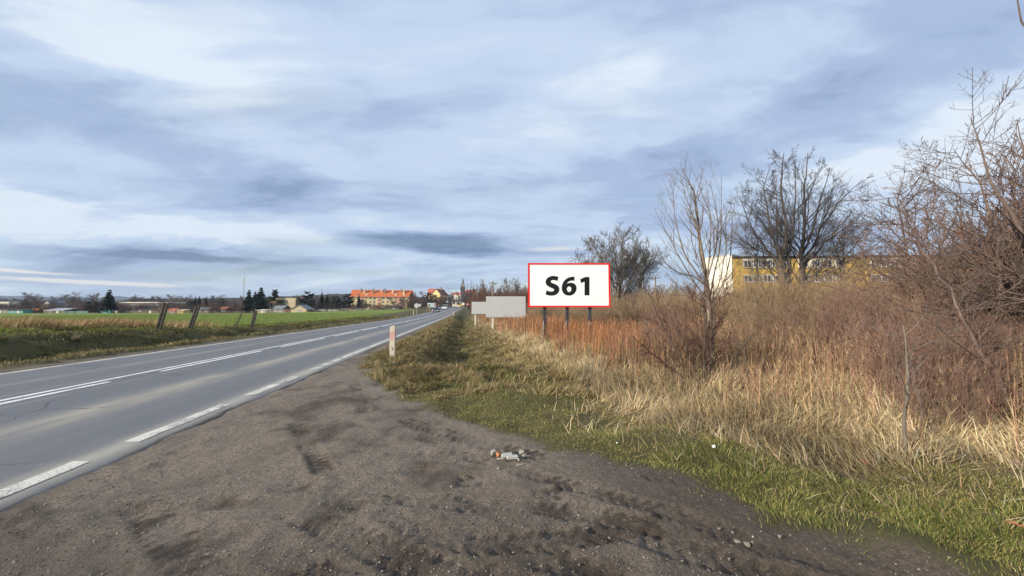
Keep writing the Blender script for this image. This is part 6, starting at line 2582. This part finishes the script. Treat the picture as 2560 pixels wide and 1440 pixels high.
BG = [
    # kind, material, variant, px, py_top, Y, width px, label
    ('spruce', 'needles', 1, 271, 723, 165, 36, 'big blue green spruce standing alone at the left'),
    ('pine', 'needles', 2, 230, 753, 170, 30, 'dark juniper left of the lone big spruce'),
    ('spruce', 'needles', 1, 621, 723, 168, 30, 'left dark spruce of the trio beside the radio mast'),
    ('spruce', 'needles', 3, 637, 728, 172, 24, 'middle and lowest spruce of the trio beside the mast'),
    ('spruce', 'needles', 3, 651, 717, 166, 38, 'right and tallest dark spruce of the trio'),
    ('column', 'needles_green', 4, 686, 726, 195, 16, 'pointed dark thuja behind the beige house'),
    ('pine', 'needles_green', 2, 673, 741, 200, 18, 'low round conifer left of the pointed thuja'),
    ('pine', 'needles', 5, 769, 730, 172, 34, 'shaggy dark pine right of the beige house'),
    ('spruce', 'needles_green', 3, 804, 731, 185, 20, 'slim green conifer right of the shaggy pine, left one of two'),
    ('spruce', 'needles_green', 1, 817, 737, 186, 20, 'slim green conifer, right one of the two'),
    ('pine', 'needles', 2, 839, 740, 190, 28, 'round dark conifer left of the apartment block'),
    ('pine', 'needles', 5, 869, 735, 200, 34, 'broad dark conifer covering the left end of the apartment block'),
    ('spruce', 'needles', 3, 897, 737, 205, 14, 'narrow conifer in front of the apartment block'),
    ('pine', 'needles', 5, 907, 750, 200, 22, 'low conifer in front of the apartment block windows'),
    ('spruce', 'needles', 1, 1028, 727, 215, 16, 'narrow dark conifer at the right end of the apartment block'),
    ('pine', 'needles_pine', 5, 1072, 732, 190, 24, 'olive pine before the yellow gabled house, left one'),
    ('pine', 'needles_pine', 2, 1086, 736, 185, 24, 'olive pine before the yellow gabled house, right one'),
    ('pine', 'needles_green', 2, 1105, 741, 205, 22, 'dark conifer left of the road end'),
    ('spruce', 'needles', 1, 1176, 729, 170, 14, 'dark conifer right of the church tower'),
    ('spruce', 'needles', 3, 488, 741, 200, 14, 'left small dark conifer of a pair behind the allotments'),
    ('spruce', 'needles', 1, 497, 740, 205, 16, 'right small dark conifer of a pair behind the allotments'),
    ('spruce', 'needles', 3, 514, 742, 208, 16, 'small dark conifer right of the pair behind the allotments'),
    ('pine', 'needles', 2, 476, 752, 198, 20, 'low dark conifer left of the pair behind the allotments'),
    ('pine', 'needles', 5, 553, 747, 205, 18, 'dark bushy conifer above the red roofed hut'),
    ('round', 'twig_grey', 11, 160, 730, 260, 70, 'broad pale bare tree rising against the hills at the left'),
    ('round', 'twig_grey', 12, 88, 732, 270, 56, 'pale bare tree left of the broad one'),
    ('round', 'twig_far', 13, 74, 745, 185, 58, 'dark spreading bare tree behind the left sheds'),
    ('round', 'twig_far', 11, 128, 748, 200, 44, 'dark bare tree over the tilted metal roof'),
    ('round', 'twig_far', 12, 190, 752, 205, 50, 'low dark bare tree left of the juniper'),
    ('round', 'twig_rust', 13, 300, 756, 180, 46, 'low reddish bare tree right of the lone spruce'),
    ('round', 'twig_rust', 11, 350, 759, 178, 50, 'low reddish bare tree behind the long brown shed'),
    ('round', 'twig_grey', 12, 442, 737, 250, 52, 'pale round bare tree behind the second fence post'),
    ('round', 'twig_far', 13, 415, 747, 230, 46, 'grey bare tree left of the pale round one'),
    ('round', 'twig_grey', 11, 545, 736, 260, 54, 'pale wide bare tree left of the radio mast'),
    ('round', 'twig_grey', 13, 585, 740, 255, 40, 'pale bare tree right behind the radio mast'),
    ('round', 'twig_far', 12, 530, 752, 190, 40, 'dark low bare tree behind the red roofed hut'),
    ('round', 'twig_far', 11, 588, 755, 190, 44, 'dark low bare tree under the radio mast'),
    ('round', 'twig_far', 13, 795, 752, 175, 40, 'low brown bare tree right of the shaggy pine'),
    ('round', 'twig_far', 12, 830, 756, 176, 44, 'low brown bare tree over the broken pale fence'),
    ('poplar', 'twig_grey', 21, 803, 722, 215, 12, 'pale feathery poplar tip above the slim conifers'),
    ('round', 'twig_grey', 12, 847, 737, 240, 16, 'pale thin bare tree left of the apartment block'),
    ('round', 'twig_far', 11, 880, 757, 185, 44, 'dark bare tree at the left foot of the apartment block'),
    ('round', 'twig_far', 13, 915, 756, 182, 40, 'brown bare tree before the apartment block windows'),
    ('bush', 'twig_yellow', 31, 951, 757, 190, 34, 'bright yellow willow bush before the apartment block'),
    ('bush', 'twig_rust', 32, 937, 764, 172, 30, 'brown bare bush left below the yellow willow'),
    ('bush', 'twig_far', 33, 955, 768, 168, 34, 'dark bare bush below the yellow willow'),
    ('round', 'twig_far', 12, 985, 744, 205, 34, 'brown bare tree hiding the middle of the apartment block'),
    ('round', 'twig_far', 13, 1010, 741, 200, 38, 'brown bare tree hiding the right part of the apartment block'),
    ('round', 'twig_rust', 11, 1035, 730, 210, 44, 'tall brown bare tree right of the apartment block'),
    ('round', 'twig_rust', 12, 1056, 728, 205, 40, 'brown bare tree left of the yellow gabled house'),
    ('round', 'twig_far', 13, 1044, 748, 165, 44, 'dark low bare tree behind the round sign'),
    ('round', 'twig_far', 11, 1020, 754, 165, 40, 'dark low bare tree left of the round sign'),
    ('bush', 'twig_rust', 31, 1003, 763, 160, 36, 'brown bush on the field edge left of the round sign'),
    ('round', 'twig_far', 12, 1068, 750, 150, 30, 'dark bare tree behind the far billboard'),
    ('round', 'twig_far', 13, 1100, 745, 160, 40, 'dark bare tree right of the far billboard'),
    ('round', 'twig_far', 11, 1122, 737, 235, 34, 'dark bare tree over the far traffic'),
    ('round', 'twig_far', 12, 1137, 741, 240, 32, 'dark bare tree left of the church tower'),
    ('round', 'twig_far', 13, 1113, 748, 200, 30, 'dark bare tree behind the parked blue car'),
    ('round', 'twig_far', 12, 1146, 747, 245, 30, 'dark bare tree closing the end of the road'),
    ('round', 'twig_far', 11, 1128, 750, 255, 36, 'dark bare tree closing the road end behind the minibus'),
    ('poplar', 'twig_grey', 21, 1120, 718, 230, 8, 'thin poplar top left of the red roofs'),
    ('poplar', 'twig_far', 22, 1167, 709, 200, 9, 'narrow bare poplar just right of the church tower'),
    ('poplar', 'twig_far', 21, 1176, 704, 195, 14, 'narrow bare poplar, second right of the church tower'),
    ('poplar', 'twig_far', 22, 1185, 708, 190, 12, 'narrow bare poplar, third right of the church tower'),
    ('round', 'twig_far', 13, 1165, 738, 160, 26, 'dark bare tree behind the red chevrons'),
    ('round', 'twig_rust', 11, 1207, 699, 100, 40, 'rounded red-brown bare tree above the smaller grey board'),
    ('round', 'twig_rust', 12, 1190, 722, 110, 36, 'low red-brown bare tree left of the rounded one'),
    ('round', 'twig_rust', 13, 1225, 716, 95, 34, 'red-brown bare tree behind the utility pole'),
    ('round', 'twig_rust', 11, 1250, 712, 105, 36, 'red-brown bare tree right of the utility pole'),
    ('round', 'twig_rust', 12, 1268, 695, 92, 38, 'tall red-brown bare tree above the larger grey board'),
    ('round', 'twig_far', 13, 1296, 688, 88, 46, 'grey bare tree directly left of the S61 board'),
    ('round', 'twig_rust', 13, 1310, 715, 80, 34, 'low red-brown bare tree touching the S61 board'),
    ('bush', 'twig_rust', 31, 1236, 733, 75, 40, 'rusty bush showing over the larger grey board, left'),
    ('bush', 'twig_rust', 32, 1275, 728, 72, 46, 'rusty bush showing over the larger grey board, right'),
    ('bush', 'twig_far', 33, 1177, 764, 88, 18, 'small round dark bush at the left of the smaller grey board'),
    ('bush', 'twig_far', 31, 1330, 745, 60, 60, 'grey brown bush behind the lower left corner of the S61 board'),
]
for i, (kd, mt, sd, px, pt, Y, wpx, lb) in enumerate(BG):
    bg_tree(kd, mt, sd, px, pt, Y, wpx, lb, {'spruce': 'conifers beyond the field', 'pine': 'conifers beyond the field', 'column': 'conifers beyond the field', 'bush': 'bare bushes far off'}.get(kd, 'bare trees far off'))


# a belt of garden scrub behind the field edge, and woods further off: masses
def far_scrub():
    rg = np.random.default_rng(91)
    kinds = []
    for k, mt in enumerate(('twig_far', 'twig_rust', 'twig_far')):
        t_, c_ = proto('bush', 31 + k)
        kinds.append(own_mat(bpy.data.objects.new('scrub_kind', c_), mt))
    P, s, ix = [], [], []
    for i in range(820):
        px = rg.uniform(-420, 1110)
        Y = rg.uniform(166, 235)
        x = (px - 1280) / F * Y
        P.append((x, Y, hz(x, Y) - 0.1))
        s.append(rg.uniform(2.2, 5.2) * (1 + 0.4 * (Y - 166) / 70) if px < 830 else rg.uniform(1.8, 3.4) if px < 1022 else rg.uniform(3.0, 7.0))
        ix.append(int(rg.integers(0, 3)))
    for i in range(300):     # along the far right of the road
        Y = rg.uniform(68, 150)
        x = float(road_x(Y)) + rg.uniform(9.5, 48)
        P.append((x, Y, hz(x, Y) - 0.1))
        s.append(rg.uniform(3.0, 6.8))
        ix.append(1 if rg.random() < 0.7 else 0)
    for i in range(240):     # behind the brush on the right
        Y = rg.uniform(60, 105)
        x = rg.uniform(-0.02, 1.7) * Y
        if 80 < Y and 44 < x:
            continue
        P.append((x, Y, hz(x, Y) - 0.1))
        s.append(rg.uniform(2.4, 4.2))
        ix.append(int(rg.integers(0, 3)))
    instancer('garden_scrub', kinds, P, rg.uniform(0, 6.3, len(P)), s, ix)
    kinds = []
    for sd, mt in ((11, 'twig_far'), (12, 'twig_far'), (13, 'twig_grey')):
        t_, c_ = proto('round', sd)
        kinds.append(own_mat(bpy.data.objects.new('wood_kind', c_), mt))
    P, s, ix = [], [], []
    for i in range(640):
        px = rg.uniform(-500, 1300)
        Y = rg.uniform(330, 700)
        x = (px - 1280) / F * Y
        P.append((x, Y, hz(x, Y) - 0.2))
        s.append(rg.uniform(10, 17) * (1 if Y < 500 else 1.25))
        ix.append(int(rg.choice([0, 0, 1, 1, 2])))
    for i in range(60):     # behind the brush, far right
        Y = rg.uniform(110, 200)
        x = rg.uniform(0.15, 1.7) * Y
        P.append((x, Y, hz(x, Y) - 0.2))
        s.append(rg.uniform(6, 10))
        ix.append(int(rg.integers(0, 3)))
    instancer('distant_wood', kinds, P, rg.uniform(0, 6.3, len(P)), s, ix)


far_scrub()


# ------------------------------------------------------------------ hills on the horizon
def hill(name, pts, Y, depth, mat):
    """a ridge whose skyline follows the given photo points at distance Y, rising from the plain and falling behind"""
    px = np.array([p[0] for p in pts], float)
    py = np.array([p[1] for p in pts], float)
    q = np.linspace(px[0], px[-1], 120)
    zt = np.array([at(a, b, Y).z for a, b in zip(q, np.interp(q, px, py))])
    zt = zt + (fbm(q * 0.03, q * 0, 4, 7) - 0.5) * 0.12 * (zt.max() - zt.min() + 8)
    x = (q - 1280) / F * Y
    rows, n = [], len(q)
    for f, g_ in ((-1.0, -0.02), (-0.7, 0.25), (-0.4, 0.62), (-0.15, 0.93), (0, 1.0), (0.25, 0.9), (0.6, 0.5), (1.0, -0.02)):
        wob = (fbm(x * 0.004, x * 0 + f * 3, 3, 8) - 0.5) * 0.1 * (0 < g_ < 1)
        rows.append(np.stack([x, np.full(n, Y + f * depth), zt * np.clip(g_ + wob, -0.02, 1.0)], 1))
    V = np.concatenate(rows)
    i = np.arange(n - 1)
    Q = np.concatenate([np.stack([k * n + i, k * n + i + 1, (k + 1) * n + i + 1, (k + 1) * n + i], 1) for k in range(len(rows) - 1)])
    return tag(obj(name, mesh_np(name, V, [Q], mat, None, True)), kind='structure')


M['forest_hill'] = plain('forested_hill', (0.028, 0.034, 0.030), 0.95, 0.35, 0.02, spec=0.05, c2=(0.055, 0.055, 0.045))
hill('hills', [(-500, 745), (-150, 742), (0, 739), (50, 739.5), (90, 740), (130, 743), (200, 741), (225, 744), (240, 745), (280, 741), (297, 740), (330, 744), (420, 749), (560, 752), (760, 752)], 3600, 400, M['forest_hill'])
hill('wooded_rise', [(300, 752), (340, 748), (420, 747), (560, 745), (700, 741), (780, 738), (830, 735), (880, 734), (960, 738), (1040, 742), (1200, 748), (1300, 752)], 1300, 200, M['forest_hill'])


# ------------------------------------------------------------------ the air
def air():
    b = BM()
    b.box(-4500, 4500, -4500, 4500, -4.0, 175.0)
    m = bpy.data.materials.new('air')
    m.use_nodes = True
    nt = m.node_tree
    for n in list(nt.nodes):
        nt.nodes.remove(n)
    out = nt.nodes.new('ShaderNodeOutputMaterial')
    v = nt.nodes.new('ShaderNodeVolumePrincipled')
    v.inputs['Color'].default_value = (0.62, 0.78, 1.0, 1)
    v.inputs['Density'].default_value = 0.0001
    v.inputs['Anisotropy'].default_value = 0.0
    nt.links.new(v.outputs[0], out.inputs['Volume'])
    tag(obj('haze', b.mesh('haze', m)), kind='stuff')


air()
